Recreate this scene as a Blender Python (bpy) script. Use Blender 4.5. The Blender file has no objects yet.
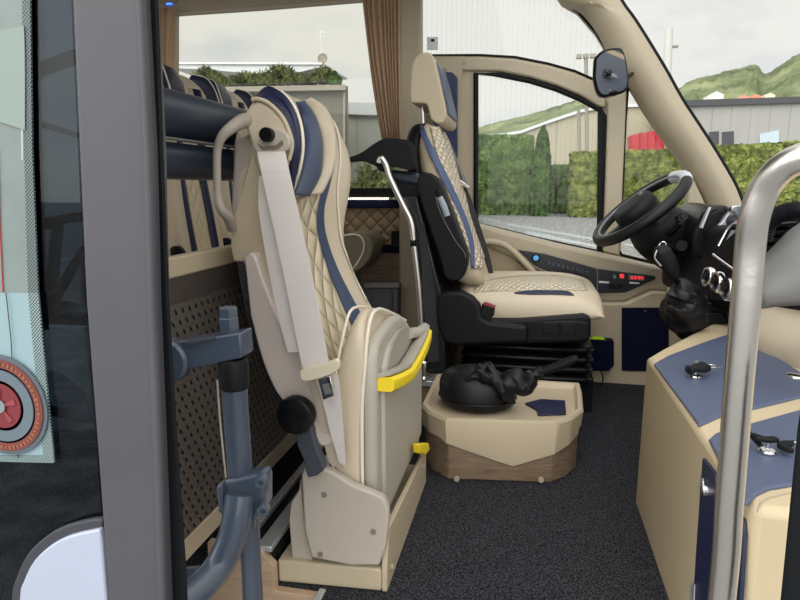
import bpy, bmesh, math, random
from mathutils import Vector, Matrix
from mathutils.bvhtree import BVHTree
random.seed(7)
C = bpy.context.scene.collection
PI = math.pi

# ------------------------------------------------------------------ camera
H = .8
PITCH = math.atan(112/600); YAW = math.atan(130*math.cos(PITCH)/600)
F = Vector((-math.sin(YAW)*math.cos(PITCH), math.cos(YAW)*math.cos(PITCH), -math.sin(PITCH)))
RT = Vector((math.cos(YAW), math.sin(YAW), 0)); UP = RT.cross(F)
EYE = Vector((0, 0, H))
cd = bpy.data.cameras.new('camera'); cam = bpy.data.objects.new('camera', cd); C.objects.link(cam)
cd.sensor_width = 36; cd.lens = 27; cd.clip_start = .02; cd.clip_end = 2000
cam.matrix_world = Matrix(((RT.x, UP.x, -F.x, 0), (RT.y, UP.y, -F.y, 0), (RT.z, UP.z, -F.z, H), (0, 0, 0, 1)))
bpy.context.scene.camera = cam

def ray(u, v): return F + RT*((u-400)/600) + UP*((300-v)/600)
def aY(u, v, Y): d = ray(u, v); return EYE + d*(Y/d.y)          # point on the plane y = Y seen at (u, v)
def aX(u, v, X): d = ray(u, v); return EYE + d*(X/d.x)
def aZ(u, v, Z): d = ray(u, v); return EYE + d*((Z-H)/d.z)
def onY(pts, Y): return [aY(u, v, Y) for u, v in pts]
def onX(pts, X): return [aX(u, v, X) for u, v in pts]
def onZ(pts, Z): return [aZ(u, v, Z) for u, v in pts]

# ------------------------------------------------------------------ materials
def lin(c): return tuple(((x/255)/12.92 if x/255 <= .04045 else ((x/255+.055)/1.055)**2.4) for x in c)
def nt(name):
    m = bpy.data.materials.new(name); m.use_nodes = True
    return m, m.node_tree.nodes, m.node_tree.links, m.node_tree.nodes['Principled BSDF']
def mat(name, rgb, rough=.5, metal=0, bump=0, scale=200, vary=0, vscale=8, coat=0, spec=.5, emit=0, sheen=0):
    m, n, l, b = nt(name)
    c = lin(rgb); b.inputs['Base Color'].default_value = (*c, 1)
    b.inputs['Roughness'].default_value = rough; b.inputs['Metallic'].default_value = metal
    b.inputs['Coat Weight'].default_value = coat; b.inputs['Specular IOR Level'].default_value = spec
    b.inputs['Sheen Weight'].default_value = sheen
    tc = n.new('ShaderNodeTexCoord')
    if emit:
        b.inputs['Emission Color'].default_value = (*c, 1); b.inputs['Emission Strength'].default_value = emit
    if vary:
        x = n.new('ShaderNodeTexNoise'); x.inputs['Scale'].default_value = vscale; x.inputs['Detail'].default_value = 5
        r = n.new('ShaderNodeMapRange'); r.inputs['From Min'].default_value = .3; r.inputs['From Max'].default_value = .7
        r.inputs['To Min'].default_value = 1-vary; r.inputs['To Max'].default_value = 1+vary
        v = n.new('ShaderNodeVectorMath'); v.operation = 'SCALE'; v.inputs[0].default_value = c
        l.new(tc.outputs['Object'], x.inputs['Vector']); l.new(x.outputs['Fac'], r.inputs['Value'])
        l.new(r.outputs['Result'], v.inputs['Scale']); l.new(v.outputs['Vector'], b.inputs['Base Color'])
    if bump:
        x = n.new('ShaderNodeTexNoise'); x.inputs['Scale'].default_value = scale; x.inputs['Detail'].default_value = 3
        bp = n.new('ShaderNodeBump'); bp.inputs['Strength'].default_value = bump; bp.inputs['Distance'].default_value = .001
        l.new(tc.outputs['Object'], x.inputs['Vector']); l.new(x.outputs['Fac'], bp.inputs['Height']); l.new(bp.outputs['Normal'], b.inputs['Normal'])
    return m
def math_node(n, l, op, a, b=None):
    x = n.new('ShaderNodeMath'); x.operation = op
    for i, q in enumerate((a, b)):
        if q is None: continue
        if isinstance(q, (int, float)): x.inputs[i].default_value = q
        else: l.new(q, x.inputs[i])
    return x.outputs[0]
def quilt(name, rgb, k, axes, stretch=1.35, dist=.006, seam=.8):
    """diamond quilting; axes = ('UV',) or two object axes"""
    m, n, l, b = nt(name); b.inputs['Roughness'].default_value = .42
    tc = n.new('ShaderNodeTexCoord'); s = n.new('ShaderNodeSeparateXYZ')
    l.new(tc.outputs['UV' if axes[0] == 'UV' else 'Object'], s.inputs[0])
    a, c = (s.outputs['X'], s.outputs['Y']) if axes[0] == 'UV' else (s.outputs[axes[0]], s.outputs[axes[1]])
    a = math_node(n, l, 'MULTIPLY', a, k); c = math_node(n, l, 'MULTIPLY', c, k/stretch)
    p = math_node(n, l, 'ABSOLUTE', math_node(n, l, 'SINE', math_node(n, l, 'MULTIPLY', math_node(n, l, 'ADD', a, c), PI)))
    q = math_node(n, l, 'ABSOLUTE', math_node(n, l, 'SINE', math_node(n, l, 'MULTIPLY', math_node(n, l, 'SUBTRACT', a, c), PI)))
    h = math_node(n, l, 'POWER', math_node(n, l, 'MULTIPLY', p, q), .45)
    bp = n.new('ShaderNodeBump'); bp.inputs['Distance'].default_value = dist; bp.inputs['Strength'].default_value = 1
    l.new(h, bp.inputs['Height']); l.new(bp.outputs['Normal'], b.inputs['Normal'])
    sm = n.new('ShaderNodeMapRange'); sm.inputs['From Max'].default_value = .25; sm.inputs['To Min'].default_value = seam; sm.inputs['To Max'].default_value = 1
    l.new(math_node(n, l, 'MINIMUM', p, q), sm.inputs['Value'])
    v = n.new('ShaderNodeVectorMath'); v.operation = 'SCALE'; v.inputs[0].default_value = lin(rgb)
    l.new(sm.outputs['Result'], v.inputs['Scale']); l.new(v.outputs['Vector'], b.inputs['Base Color'])
    return m
def glass(name, tint, gloss=.06, rgbd=(200, 205, 205), lines=None, veil=0.0):
    m, n, l, b = nt(name); n.remove(b)
    o = n['Material Output']; t = n.new('ShaderNodeBsdfTransparent'); t.inputs[0].default_value = (*tint, 1)
    g = n.new('ShaderNodeBsdfGlossy'); g.inputs['Roughness'].default_value = .02
    mx = n.new('ShaderNodeMixShader'); mx.inputs[0].default_value = gloss
    l.new(t.outputs[0], mx.inputs[1]); l.new(g.outputs[0], mx.inputs[2]); out = mx
    if lines or veil:
        d = n.new('ShaderNodeBsdfDiffuse'); d.inputs[0].default_value = (*lin(rgbd), 1)
        m2 = n.new('ShaderNodeMixShader'); m2.inputs[0].default_value = veil
        if lines:
            tc = n.new('ShaderNodeTexCoord'); s = n.new('ShaderNodeSeparateXYZ'); l.new(tc.outputs['Object'], s.inputs[0])
            f = math_node(n, l, 'FRACT', math_node(n, l, 'MULTIPLY', s.outputs[lines[0]], lines[1]))
            f = math_node(n, l, 'LESS_THAN', f, lines[2])
            f = math_node(n, l, 'MAXIMUM', math_node(n, l, 'MULTIPLY', f, lines[3]), veil)
            l.new(f, m2.inputs[0])
        l.new(out.outputs[0], m2.inputs[1]); l.new(d.outputs[0], m2.inputs[2]); out = m2
    l.new(out.outputs[0], o.inputs[0]); return m
def wood(name, a, b_, rough=.45, scale=(1, 1, 1)):
    m, n, l, b = nt(name); b.inputs['Roughness'].default_value = rough
    tc = n.new('ShaderNodeTexCoord'); mp = n.new('ShaderNodeMapping'); mp.inputs['Scale'].default_value = scale
    x = n.new('ShaderNodeTexNoise'); x.inputs['Scale'].default_value = 6; x.inputs['Detail'].default_value = 6; x.inputs['Distortion'].default_value = 1.2
    r = n.new('ShaderNodeValToRGB'); r.color_ramp.elements[0].position = .3; r.color_ramp.elements[1].position = .7
    r.color_ramp.elements[0].color = (*lin(a), 1); r.color_ramp.elements[1].color = (*lin(b_), 1)
    l.new(tc.outputs['Object'], mp.inputs[0]); l.new(mp.outputs[0], x.inputs['Vector']); l.new(x.outputs['Fac'], r.inputs[0]); l.new(r.outputs[0], b.inputs['Base Color'])
    return m
def carpet(name, a, b_, scale=260):
    m, n, l, b = nt(name); b.inputs['Roughness'].default_value = .95; b.inputs['Specular IOR Level'].default_value = .1
    tc = n.new('ShaderNodeTexCoord'); x = n.new('ShaderNodeTexNoise'); x.inputs['Scale'].default_value = scale; x.inputs['Detail'].default_value = 2
    r = n.new('ShaderNodeValToRGB'); r.color_ramp.elements[0].position = .4; r.color_ramp.elements[1].position = .68
    r.color_ramp.elements[0].color = (*lin(a), 1); r.color_ramp.elements[1].color = (*lin(b_), 1)
    bp = n.new('ShaderNodeBump'); bp.inputs['Strength'].default_value = .8; bp.inputs['Distance'].default_value = .003
    l.new(tc.outputs['Object'], x.inputs['Vector']); l.new(x.outputs['Fac'], r.inputs[0]); l.new(r.outputs[0], b.inputs['Base Color'])
    l.new(x.outputs['Fac'], bp.inputs['Height']); l.new(bp.outputs['Normal'], b.inputs['Normal'])
    return m
def perforated(name, rgb, k, r_=.22, hole=(14, 12, 12), axes=('Y', 'Z')):
    """sheet with a staggered grid of small punched slots"""
    m, n, l, b = nt(name); b.inputs['Roughness'].default_value = .42; b.inputs['Metallic'].default_value = .35
    tc = n.new('ShaderNodeTexCoord'); s = n.new('ShaderNodeSeparateXYZ'); l.new(tc.outputs['Object'], s.inputs[0])
    a = math_node(n, l, 'MULTIPLY', s.outputs[axes[0]], k); c = math_node(n, l, 'MULTIPLY', s.outputs[axes[1]], k*1.1)
    row = math_node(n, l, 'FLOOR', c); sh = math_node(n, l, 'MULTIPLY', math_node(n, l, 'MODULO', row, 2), .5)
    fa = math_node(n, l, 'SUBTRACT', math_node(n, l, 'FRACT', math_node(n, l, 'ADD', a, sh)), .5)
    fc = math_node(n, l, 'SUBTRACT', math_node(n, l, 'FRACT', c), .5)
    fa = math_node(n, l, 'ADD', fa, math_node(n, l, 'MULTIPLY', fc, .45))
    d = math_node(n, l, 'SQRT', math_node(n, l, 'ADD', math_node(n, l, 'POWER', math_node(n, l, 'MULTIPLY', fa, 1.7), 2), math_node(n, l, 'POWER', fc, 2)))
    hm = math_node(n, l, 'LESS_THAN', d, r_)
    mx = n.new('ShaderNodeMix'); mx.data_type = 'RGBA'; l.new(hm, mx.inputs[0])
    mx.inputs[6].default_value = (*lin(rgb), 1); mx.inputs[7].default_value = (*lin(hole), 1)
    l.new(mx.outputs[2], b.inputs['Base Color'])
    bp = n.new('ShaderNodeBump'); bp.inputs['Distance'].default_value = .002; l.new(d, bp.inputs['Height']); l.new(bp.outputs['Normal'], b.inputs['Normal'])
    return m

BEIGE = mat('beige leather', (206, 192, 170), .42, bump=.25, scale=350)
BEIGE2 = mat('beige vinyl', (192, 177, 151), .48, bump=.2, scale=300)
TRIM = mat('beige moulded trim', (172, 161, 140), .55, bump=.2, scale=260)
CREAM = mat('cream piping', (232, 222, 204), .45)
NAVY = mat('navy leather', (58, 72, 102), .42, bump=.2, scale=350)
NAVYD = mat('dark navy leather', (24, 32, 66), .45, bump=.2, scale=350)
NAVYL = mat('blue grey vinyl', (82, 92, 118), .45, bump=.2, scale=400)
NAVYF = mat('navy felt', (16, 20, 44), .8, spec=.1)
PADN = mat('slate padded vinyl', (44, 54, 70), .36, bump=.2, scale=250)
GREYP = mat('warm grey plastic', (182, 172, 160), .5, bump=.15, scale=500)
GREYS = mat('pinkish grey plastic', (196, 184, 176), .45, bump=.1, scale=500)
GREYD = mat('grey dash plastic', (104, 104, 104), .55, bump=.2, scale=500)
STRAP = mat('greige webbing', (216, 208, 204), .7, bump=.5, scale=700)
BLACK = mat('black plastic', (18, 19, 23), .5, bump=.15, scale=400, spec=.22)
BLACKS = mat('satin black', (10, 11, 14), .35, spec=.3)
BLACKR = mat('black rubber', (14, 17, 21), .6, spec=.2)
BLKL = mat('black leather', (16, 17, 21), .45, bump=.3, scale=150, spec=.35)
PROF = mat('grey coated profile', (76, 75, 81), .5, vary=.07, vscale=9)
STEELB = mat('slate painted steel', (70, 80, 96), .3, coat=.4, vary=.06, vscale=20)
CHROME = mat('chrome', (225, 225, 225), .12, 1)
BRUSH = mat('brushed stainless', (212, 208, 203), .29, 1, bump=.2, scale=120)
ALU = mat('aluminium', (206, 208, 212), .4, .6)
YEL = mat('yellow plastic', (245, 215, 40), .5)
HIVIS = mat('lime cloth', (200, 240, 30), .7)
RED = mat('red plastic', (200, 40, 40), .4)
CARPET = carpet('charcoal carpet', (26, 27, 32), (78, 78, 84))
ASPH = carpet('asphalt', (120, 120, 122), (168, 168, 168), 6)
WOODB = wood('grey brown wood', (112, 94, 78), (150, 128, 106), scale=(1.2, 6, 14))
WOODP = wood('pale wood', (176, 148, 122), (200, 172, 146), scale=(1.2, 6, 8))
QJ = quilt('beige quilted leather', (216, 202, 174), 15, ('UV',), stretch=1.25, dist=.012, seam=.84)
QD = quilt('beige fine quilted leather', (214, 202, 180), 34, ('UV',), stretch=1.0, dist=.007, seam=.72)
QW = quilt('tan quilted wall', (150, 128, 100), 15, ('X', 'Z'), stretch=1.0, dist=.008, seam=.55)
QP = quilt('cream quilted fabric', (218, 202, 172), 18, ('UV',), stretch=1.2, dist=.004, seam=.9)
PERF = perforated('perforated brown steel', (112, 104, 98), 46, .27)
MESH = perforated('black mesh', (30, 30, 34), 190, .3, (86, 86, 92), axes=('X', 'Z'))
CURT = mat('brown curtain', (186, 156, 128), .85, sheen=.3)
WHITE = mat('white paint', (228, 232, 240), .25, coat=.4)
LEDB = mat('blue led', (40, 90, 255), .3, emit=6)
LEDW = mat('white led', (255, 244, 225), .3, emit=3)
CONC = mat('concrete', (150, 144, 134), .9, vary=.12, vscale=.6)
GLS = glass('side glass', (.95, .96, .95), .012, lines=('X', 46, .07, .16), veil=.0)
GLSR = glass('rear side glass', (.93, .93, .9), .012)
GLW = glass('windscreen glass', (.98, .98, .98), .01)
GLD = glass('tinted door glass', (.40, .47, .52), .035)

# ------------------------------------------------------------------ object helpers
def tag(o, label=None, cat=None, group=None, kind=None):
    if label: o['label'] = label
    if cat: o['category'] = cat
    if group: o['group'] = group
    if kind: o['kind'] = kind
    return o
def thing(name, loc, label, cat, group=None):
    o = bpy.data.objects.new(name, None); C.objects.link(o); o.location = loc; o.empty_display_size = .05
    return tag(o, label, cat, group)
def rootloc(p):
    while p.parent: p = p.parent
    return Vector(p.location)
def link(name, bm, m, parent=None, smooth=40, bev=0, seg=2, sub=0, solid=0, off=1, label=None):
    me = bpy.data.meshes.new(name)
    if parent: o0 = rootloc(parent)
    else:
        xs = [v.co for v in bm.verts]
        o0 = Vector(((min(v.x for v in xs)+max(v.x for v in xs))/2, (min(v.y for v in xs)+max(v.y for v in xs))/2, min(v.z for v in xs)))
    if not solid or sub: pass
    for v in bm.verts: v.co -= o0
    if not solid: bmesh.ops.recalc_face_normals(bm, faces=bm.faces)
    bm.to_mesh(me); bm.free(); me.materials.append(m)
    if smooth:
        for p in me.polygons: p.use_smooth = True
        if smooth < 180: me.set_sharp_from_angle(angle=math.radians(smooth))
    o = bpy.data.objects.new(name, me); C.objects.link(o)
    if parent: o.parent = parent
    else: o.location = o0
    if solid:
        s = o.modifiers.new('solid', 'SOLIDIFY'); s.thickness = solid; s.offset = off
    if bev:
        b = o.modifiers.new('bevel', 'BEVEL'); b.width = bev; b.segments = seg; b.limit_method = 'ANGLE'; b.angle_limit = math.radians(35)
    if sub:
        s = o.modifiers.new('sub', 'SUBSURF'); s.levels = sub; s.render_levels = sub
    if label: o['label'] = label
    return o
def slab_bm(pts, vec, bm=None):
    bm = bm or bmesh.new(); vec = Vector(vec); n = len(pts)
    a = [bm.verts.new(p) for p in pts]; b = [bm.verts.new(Vector(p)+vec) for p in pts]
    bm.faces.new(a); bm.faces.new(b[::-1])
    for i in range(n): bm.faces.new((a[i], b[i], b[(i+1) % n], a[(i+1) % n]))
    return bm
def slab(name, pts, vec, m, parent=None, bev=.002, **k): return link(name, slab_bm(pts, vec), m, parent, bev=bev, **k)
def box_bm(lo, hi, bm=None):
    (x0, y0, z0), (x1, y1, z1) = lo, hi
    return slab_bm([(x0, y0, z0), (x1, y0, z0), (x1, y1, z0), (x0, y1, z0)], (0, 0, z1-z0), bm)
def box(name, lo, hi, m, parent=None, bev=.002, **k): return link(name, box_bm(lo, hi), m, parent, bev=bev, **k)
def cr(pts, n=6, closed=False):
    """Catmull-Rom through the points"""
    pts = [Vector(p) for p in pts]; N = len(pts); out = []
    for i in range(N if closed else N-1):
        g = (lambda j: pts[j % N]) if closed else (lambda j: pts[max(0, min(N-1, j))])
        p0, p1, p2, p3 = g(i-1), g(i), g(i+1), g(i+2)
        for k in range(n):
            t = k/n; out.append(.5*((2*p1)+(p2-p0)*t+(2*p0-5*p1+4*p2-p3)*t*t+(3*p1-p0-3*p2+p3)*t**3))
    if not closed: out.append(pts[-1])
    return out
def crp(pts, n=5): return [(v.x, v.y) for v in cr([(a, b, 0) for a, b in pts], n)]
def tube_bm(pts, r, n=6, seg=12, smoothpts=True, bm=None, closed=False, flat=1.0):
    bm = bm or bmesh.new(); N0 = len(pts)
    path = cr(pts, n, closed) if smoothpts else [Vector(p) for p in pts]
    rs = r if isinstance(r, (list, tuple)) else [r]*N0
    M = len(path); prev = None; rings = []
    for i, p in enumerate(path):
        if closed: t = path[(i+1) % M]-path[i-1]
        else: t = path[min(i+1, M-1)]-path[max(i-1, 0)]
        t.normalize()
        if prev is None: s = t.cross(Vector((0, 0, 1))) if abs(t.z) < .9 else t.cross(Vector((0, 1, 0)))
        else: s = prev-t*prev.dot(t)
        s.normalize(); prev = s; w = t.cross(s)
        f = i/(n if smoothpts else 1); a = int(f); b = min(a+1, N0-1); a = min(a, N0-1)
        if closed: b = (a+1) % N0
        rr = rs[a]+(rs[b]-rs[a])*(f-int(f))
        rings.append([bm.verts.new(p+(s*math.cos(q)+w*math.sin(q)*flat)*rr) for q in [2*PI*j/seg for j in range(seg)]])
    for i in range(M if closed else M-1):
        a, b = rings[i], rings[(i+1) % M]
        for j in range(seg): bm.faces.new((a[j], a[(j+1) % seg], b[(j+1) % seg], b[j]))
    if not closed: bm.faces.new(rings[0][::-1]); bm.faces.new(rings[-1])
    return bm
def tube(name, pts, r, m, parent=None, n=6, seg=14, smoothpts=True, closed=False, flat=1.0, **k):
    return link(name, tube_bm(pts, r, n, seg, smoothpts, None, closed, flat), m, parent, smooth=60, **k)
def frame_of(axis):
    a = Vector(axis).normalized(); s = a.cross(Vector((0, 0, 1)))
    if s.length < .1: s = a.cross(Vector((0, 1, 0)))
    s.normalize(); return a, s, a.cross(s)
def lathe_bm(c, axis, prof, seg=24, bm=None, sy=1.0):
    """prof: list of (radius, distance along axis)"""
    bm = bm or bmesh.new(); a, s, w = frame_of(axis); c = Vector(c); rings = []
    for r, h in prof:
        if r < 1e-6: rings.append([bm.verts.new(c+a*h)])
        else: rings.append([bm.verts.new(c+a*h+(s*math.cos(q)+w*math.sin(q)*sy)*r) for q in [2*PI*j/seg for j in range(seg)]])
    for A, B in zip(rings, rings[1:]):
        if len(A) == 1 and len(B) == 1: continue
        for j in range(seg):
            if len(A) == 1: bm.faces.new((A[0], B[(j+1) % seg], B[j]))
            elif len(B) == 1: bm.faces.new((A[j], A[(j+1) % seg], B[0]))
            else: bm.faces.new((A[j], A[(j+1) % seg], B[(j+1) % seg], B[j]))
    if len(rings[0]) > 1: bm.faces.new(rings[0][::-1])
    if len(rings[-1]) > 1: bm.faces.new(rings[-1])
    return bm
def lathe(name, c, axis, prof, m, parent=None, seg=24, smooth=35, **k): return link(name, lathe_bm(c, axis, prof, seg), m, parent, smooth=smooth, **k)
def disc(name, c, axis, r, h, m, parent=None, b=.15, **k): return lathe(name, c, axis, [(0, 0), (r, 0), (r, h*(1-b)), (r*(1-b*.4), h), (0, h)], m, parent, **k)
def loft(name, rows, m, parent=None, closed=False, caps=False, sub=0, **k):
    bm = bmesh.new(); uvl = bm.loops.layers.uv.new('UVMap'); V = [[bm.verts.new(p) for p in r] for r in rows]
    nr, nc = len(rows), len(rows[0]); mid = nc//2; vs = [0]
    for i in range(1, nr): vs.append(vs[-1]+(Vector(rows[i][mid])-Vector(rows[i-1][mid])).length)
    us = []
    for r in rows:
        q = [0]
        for j in range(1, nc): q.append(q[-1]+(Vector(r[j])-Vector(r[j-1])).length)
        us.append([x-q[-1]/2 for x in q]+[q[-1]/2+.01])
    for i in range(nr-1):
        for j in range(nc if closed else nc-1):
            j2 = (j+1) % nc
            f = bm.faces.new((V[i][j], V[i][j2], V[i+1][j2], V[i+1][j]))
            for lp, (a, b) in zip(f.loops, ((i, j), (i, j+1), (i+1, j+1), (i+1, j))): lp[uvl].uv = (us[a][b], vs[a])
    if caps:
        bm.faces.new(V[0][::-1]); bm.faces.new(V[-1])
    return link(name, bm, m, parent, sub=sub, **k)
def strip(name, L, Rr, Y, m, parent=None, th=.002, n=4, cols=4, **k):
    """band between two polylines drawn at depth Y (number or list)"""
    Ys = Y if isinstance(Y, (list, tuple)) else [Y]*len(L)
    A = cr([aY(u, v, y) for (u, v), y in zip(L, Ys)], n); B = cr([aY(u, v, y) for (u, v), y in zip(Rr, Ys)], n)
    rows = [[a.lerp(b, j/cols) for j in range(cols+1)] for a, b in zip(A, B)]
    k.setdefault('smooth', 0)
    return loft(name, rows, m, parent, solid=th, off=0, **k)
def tree_of(o):
    dg = bpy.context.evaluated_depsgraph_get(); dg.update(); e = o.evaluated_get(dg); me = e.to_mesh()
    r = o.location if not o.parent else rootloc(o)
    vs = [v.co+Vector(r) for v in me.vertices]; ps = [tuple(p.vertices) for p in me.polygons]
    t = BVHTree.FromPolygons(vs, ps); e.to_mesh_clear(); return t
def drape(name, tree, L, Rr, m, parent=None, off=.003, th=.003, n=5, cols=6, Y=1.3, bulge=0, **k):
    """patch lying on a surface, between two edge lines"""
    A = crp(L, n); B = crp(Rr, n); rows = []; last = None
    for (u0, v0), (u1, v1) in zip(A, B):
        row = []
        for j in range(cols+1):
            t = j/cols; u, v = u0+(u1-u0)*t, v0+(v1-v0)*t; d = ray(u, v).normalized()
            hit = tree.ray_cast(EYE, d)
            if hit[0] is not None:
                nn = hit[1] if hit[1].dot(d) < 0 else -hit[1]
                last = (hit[0]-EYE).dot(F); row.append(hit[0]+nn*(off+bulge*math.sin(PI*t)))
            else: row.append(EYE+ray(u, v)*(last if last else Y))
        rows.append(row)
    return loft(name, rows, m, parent, solid=th, off=0, **k)
def struct(o): o['kind'] = 'structure'; return o
def copy_tree(o, parent=None):
    c = o.copy(); C.objects.link(c); c.parent = parent
    for ch in list(o.children): copy_tree(ch, c)
    return c
def holed(name, outer, holes, Y, depth, m, parent=None, bev=.003):
    """plate in the plane y = Y with openings cut in it"""
    from mathutils.geometry import tessellate_polygon
    loops = [onY(outer, Y)]+[onY(h, Y) for h in holes]
    flat = [p for l_ in loops for p in l_]
    tris = tessellate_polygon([[Vector((p.x, p.z, 0)) for p in l_] for l_ in loops])
    bm = bmesh.new(); a = [bm.verts.new(p) for p in flat]; b = [bm.verts.new(p+Vector((0, depth, 0))) for p in flat]
    for t in tris:
        try: bm.faces.new([a[i] for i in t]); bm.faces.new([b[i] for i in reversed(t)])
        except ValueError: pass
    k = 0
    for l_ in loops:
        n = len(l_)
        for i in range(n): bm.faces.new((a[k+i], b[k+i], b[k+(i+1) % n], a[k+(i+1) % n]))
        k += n
    return link(name, bm, m, parent, smooth=30)

# ================================================================== WORLD AND LIGHT
w = bpy.data.worlds.new('sky'); bpy.context.scene.world = w; w.use_nodes = True
n, l = w.node_tree.nodes, w.node_tree.links; bg = n['Background']
tc = n.new('ShaderNodeTexCoord'); mp = n.new('ShaderNodeMapping'); mp.inputs['Scale'].default_value = (1, 1, 2.6)
nz = n.new('ShaderNodeTexNoise'); nz.inputs['Scale'].default_value = 3.2; nz.inputs['Detail'].default_value = 7; nz.inputs['Roughness'].default_value = .55
cr_ = n.new('ShaderNodeValToRGB'); e = cr_.color_ramp.elements
e[0].position = .28; e[0].color = (*lin((214, 222, 226)), 1); e[1].position = .48; e[1].color = (*lin((246, 245, 240)), 1)
l.new(tc.outputs['Generated'], mp.inputs[0]); l.new(mp.outputs[0], nz.inputs['Vector']); l.new(nz.outputs['Fac'], cr_.inputs[0]); l.new(cr_.outputs[0], bg.inputs[0])
# added sky glow behind the camera, aimed to light the cabin through the door
dt = n.new('ShaderNodeVectorMath'); dt.operation = 'DOT_PRODUCT'; dt.inputs[1].default_value = Vector((-.32, -.72, .5)).normalized()
l.new(tc.outputs['Generated'], dt.inputs[0])
mr = n.new('ShaderNodeMapRange'); mr.interpolation_type = 'SMOOTHSTEP'
mr.inputs['From Min'].default_value = -.1; mr.inputs['From Max'].default_value = 1.0; mr.inputs['To Min'].default_value = 1.0; mr.inputs['To Max'].default_value = 3.0
l.new(dt.outputs['Value'], mr.inputs['Value']); l.new(mr.outputs['Result'], bg.inputs['Strength'])
sd = bpy.data.lights.new('sun', 'SUN'); sd.energy = .45; sd.angle = math.radians(25); sd.color = (1, .97, .92)
so = bpy.data.objects.new('sun', sd); C.objects.link(so); so.rotation_euler = Vector((-.35, -.72, .55)).to_track_quat('Z', 'Y').to_euler()
vs = bpy.context.scene.view_settings
vs.view_transform = 'Standard'; vs.look = 'None'; vs.gamma = 1; vs.use_curve_mapping = False; vs.exposure = 0

# ================================================================== OUTSIDE
G = -.85
struct(box('ground', (-250, -60, G-.2), (250, 600, G), ASPH, bev=0))
ln = [[(476, 217), (500, 220), (500, 222), (476, 219)], [(508, 223), (600, 239), (600, 241), (506, 225)], [(528, 231), (600, 246), (600, 248), (526, 234)], [(625, 243), (660, 250), (660, 252), (624, 245)]]
for q, lab in zip(ln, ('faint white parking line nearest the hedge', 'long white parking line across the lot', 'white parking line nearest the driver window sill', 'short white parking line seen through the small quarter window')):
    tag(slab('parking_line', onZ(q, G+.002), (0, 0, .004), WHITE, bev=0), lab, 'road marking', 'painted lines of the car park')

def leafmat(name, a, b_, sc):
    m, n, l, b = nt(name); b.inputs['Roughness'].default_value = .8
    tc = n.new('ShaderNodeTexCoord'); x = n.new('ShaderNodeTexNoise'); x.inputs['Scale'].default_value = sc; x.inputs['Detail'].default_value = 6
    r = n.new('ShaderNodeValToRGB'); r.color_ramp.elements[0].position = .35; r.color_ramp.elements[1].position = .66
    r.color_ramp.elements[0].color = (*lin(a), 1); r.color_ramp.elements[1].color = (*lin(b_), 1)
    l.new(tc.outputs['Object'], x.inputs['Vector']); l.new(x.outputs['Fac'], r.inputs[0]); l.new(r.outputs[0], b.inputs['Base Color']); return m
HEDG = leafmat('hedge green', (58, 80, 36), (112, 138, 72), 2.2)
HEDY = leafmat('yellow green hedge', (72, 86, 34), (146, 154, 78), 3)
CYP = leafmat('cypress green', (40, 62, 26), (84, 116, 50), 3)
GRS = leafmat('reed green', (46, 58, 32), (104, 112, 66), 4)
HILL = leafmat('hillside green', (64, 82, 44), (138, 144, 102), .05)
def leaves(bm, pts_fn, nleaf, s):
    for _ in range(nleaf):
        p, nn = pts_fn(); r = Vector((random.uniform(-1, 1), random.uniform(-1, 1), random.uniform(-1, 1)))
        a = (nn.cross(r)).normalized()*s*random.uniform(.5, 1); b = (nn+r*.6).cross(a).normalized()*s*random.uniform(.5, 1)
        bm.faces.new([bm.verts.new(p+q) for q in (-a, b, a, -b)])
def hedge(name, u0, u1, vt, Y, dep, m, label, cat='hedge', nleaf=6000, s=.12, vt2=None, par=None):
    a, b = aY(u0, vt, Y), aY(u1, vt2 or vt, Y); bm = bmesh.new(); gx = 60; gz = 14
    rows = []
    def pt(t, h, side):
        x = a.x+(b.x-a.x)*t; zt = a.z+(b.z-a.z)*t; return Vector((x, Y, G+(zt-G)*h))
    for i in range(gz+1):
        rows.append([bm.verts.new(pt(j/gx, i/gz, 0)+Vector((random.uniform(-1, 1), random.uniform(-1, 1)*2, random.uniform(-1, 1)*.7))*s*.6) for j in range(gx+1)])
    rows.append([bm.verts.new(pt(j/gx, 1, 0)+Vector((0, dep, 0))) for j in range(gx+1)])
    rows.append([bm.verts.new(pt(j/gx, 0, 0)+Vector((0, dep, 0))) for j in range(gx+1)])
    for i in range(len(rows)-1):
        for j in range(gx): bm.faces.new((rows[i][j], rows[i][j+1], rows[i+1][j+1], rows[i+1][j]))
    for j in (0, gx): bm.faces.new([r[j] for r in rows])
    def fn():
        t, h = random.random(), random.random()**.8
        if random.random() < .15: return pt(t, 1, 0)+Vector((0, random.random()*dep, 0)), Vector((0, 0, 1))
        if random.random() < .1:
            return pt(random.choice((0, 1)), h, 0)+Vector((0, random.random()*dep, 0)), Vector((1, 0, 0))
        return pt(t, h, 0)+Vector((0, -s*random.random(), 0)), Vector((0, -1, 0))
    leaves(bm, fn, nleaf, s)
    return tag(link(name, bm, m, par, smooth=0), label, cat)
hedge('hedge', 440, 533, 136, 38, 3, HEDG, 'tall dark green clipped hedge seen through the driver window', nleaf=7000, s=.2)
hedge('hedge', 549, 576, 166, 41, 1, HEDG, 'low dark hedge behind a fence right of the cypress', nleaf=1500, s=.2)
hedge('hedge', 573, 700, 153, 36, 3, HEDY, 'yellow green hedge behind the steering wheel', nleaf=9000, s=.2, vt2=150)
hedge('hedge', 715, 960, 147, 27, 3, HEDY, 'yellow green hedge seen through the windscreen below the grey hall', nleaf=9000, s=.16, vt2=134)
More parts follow.
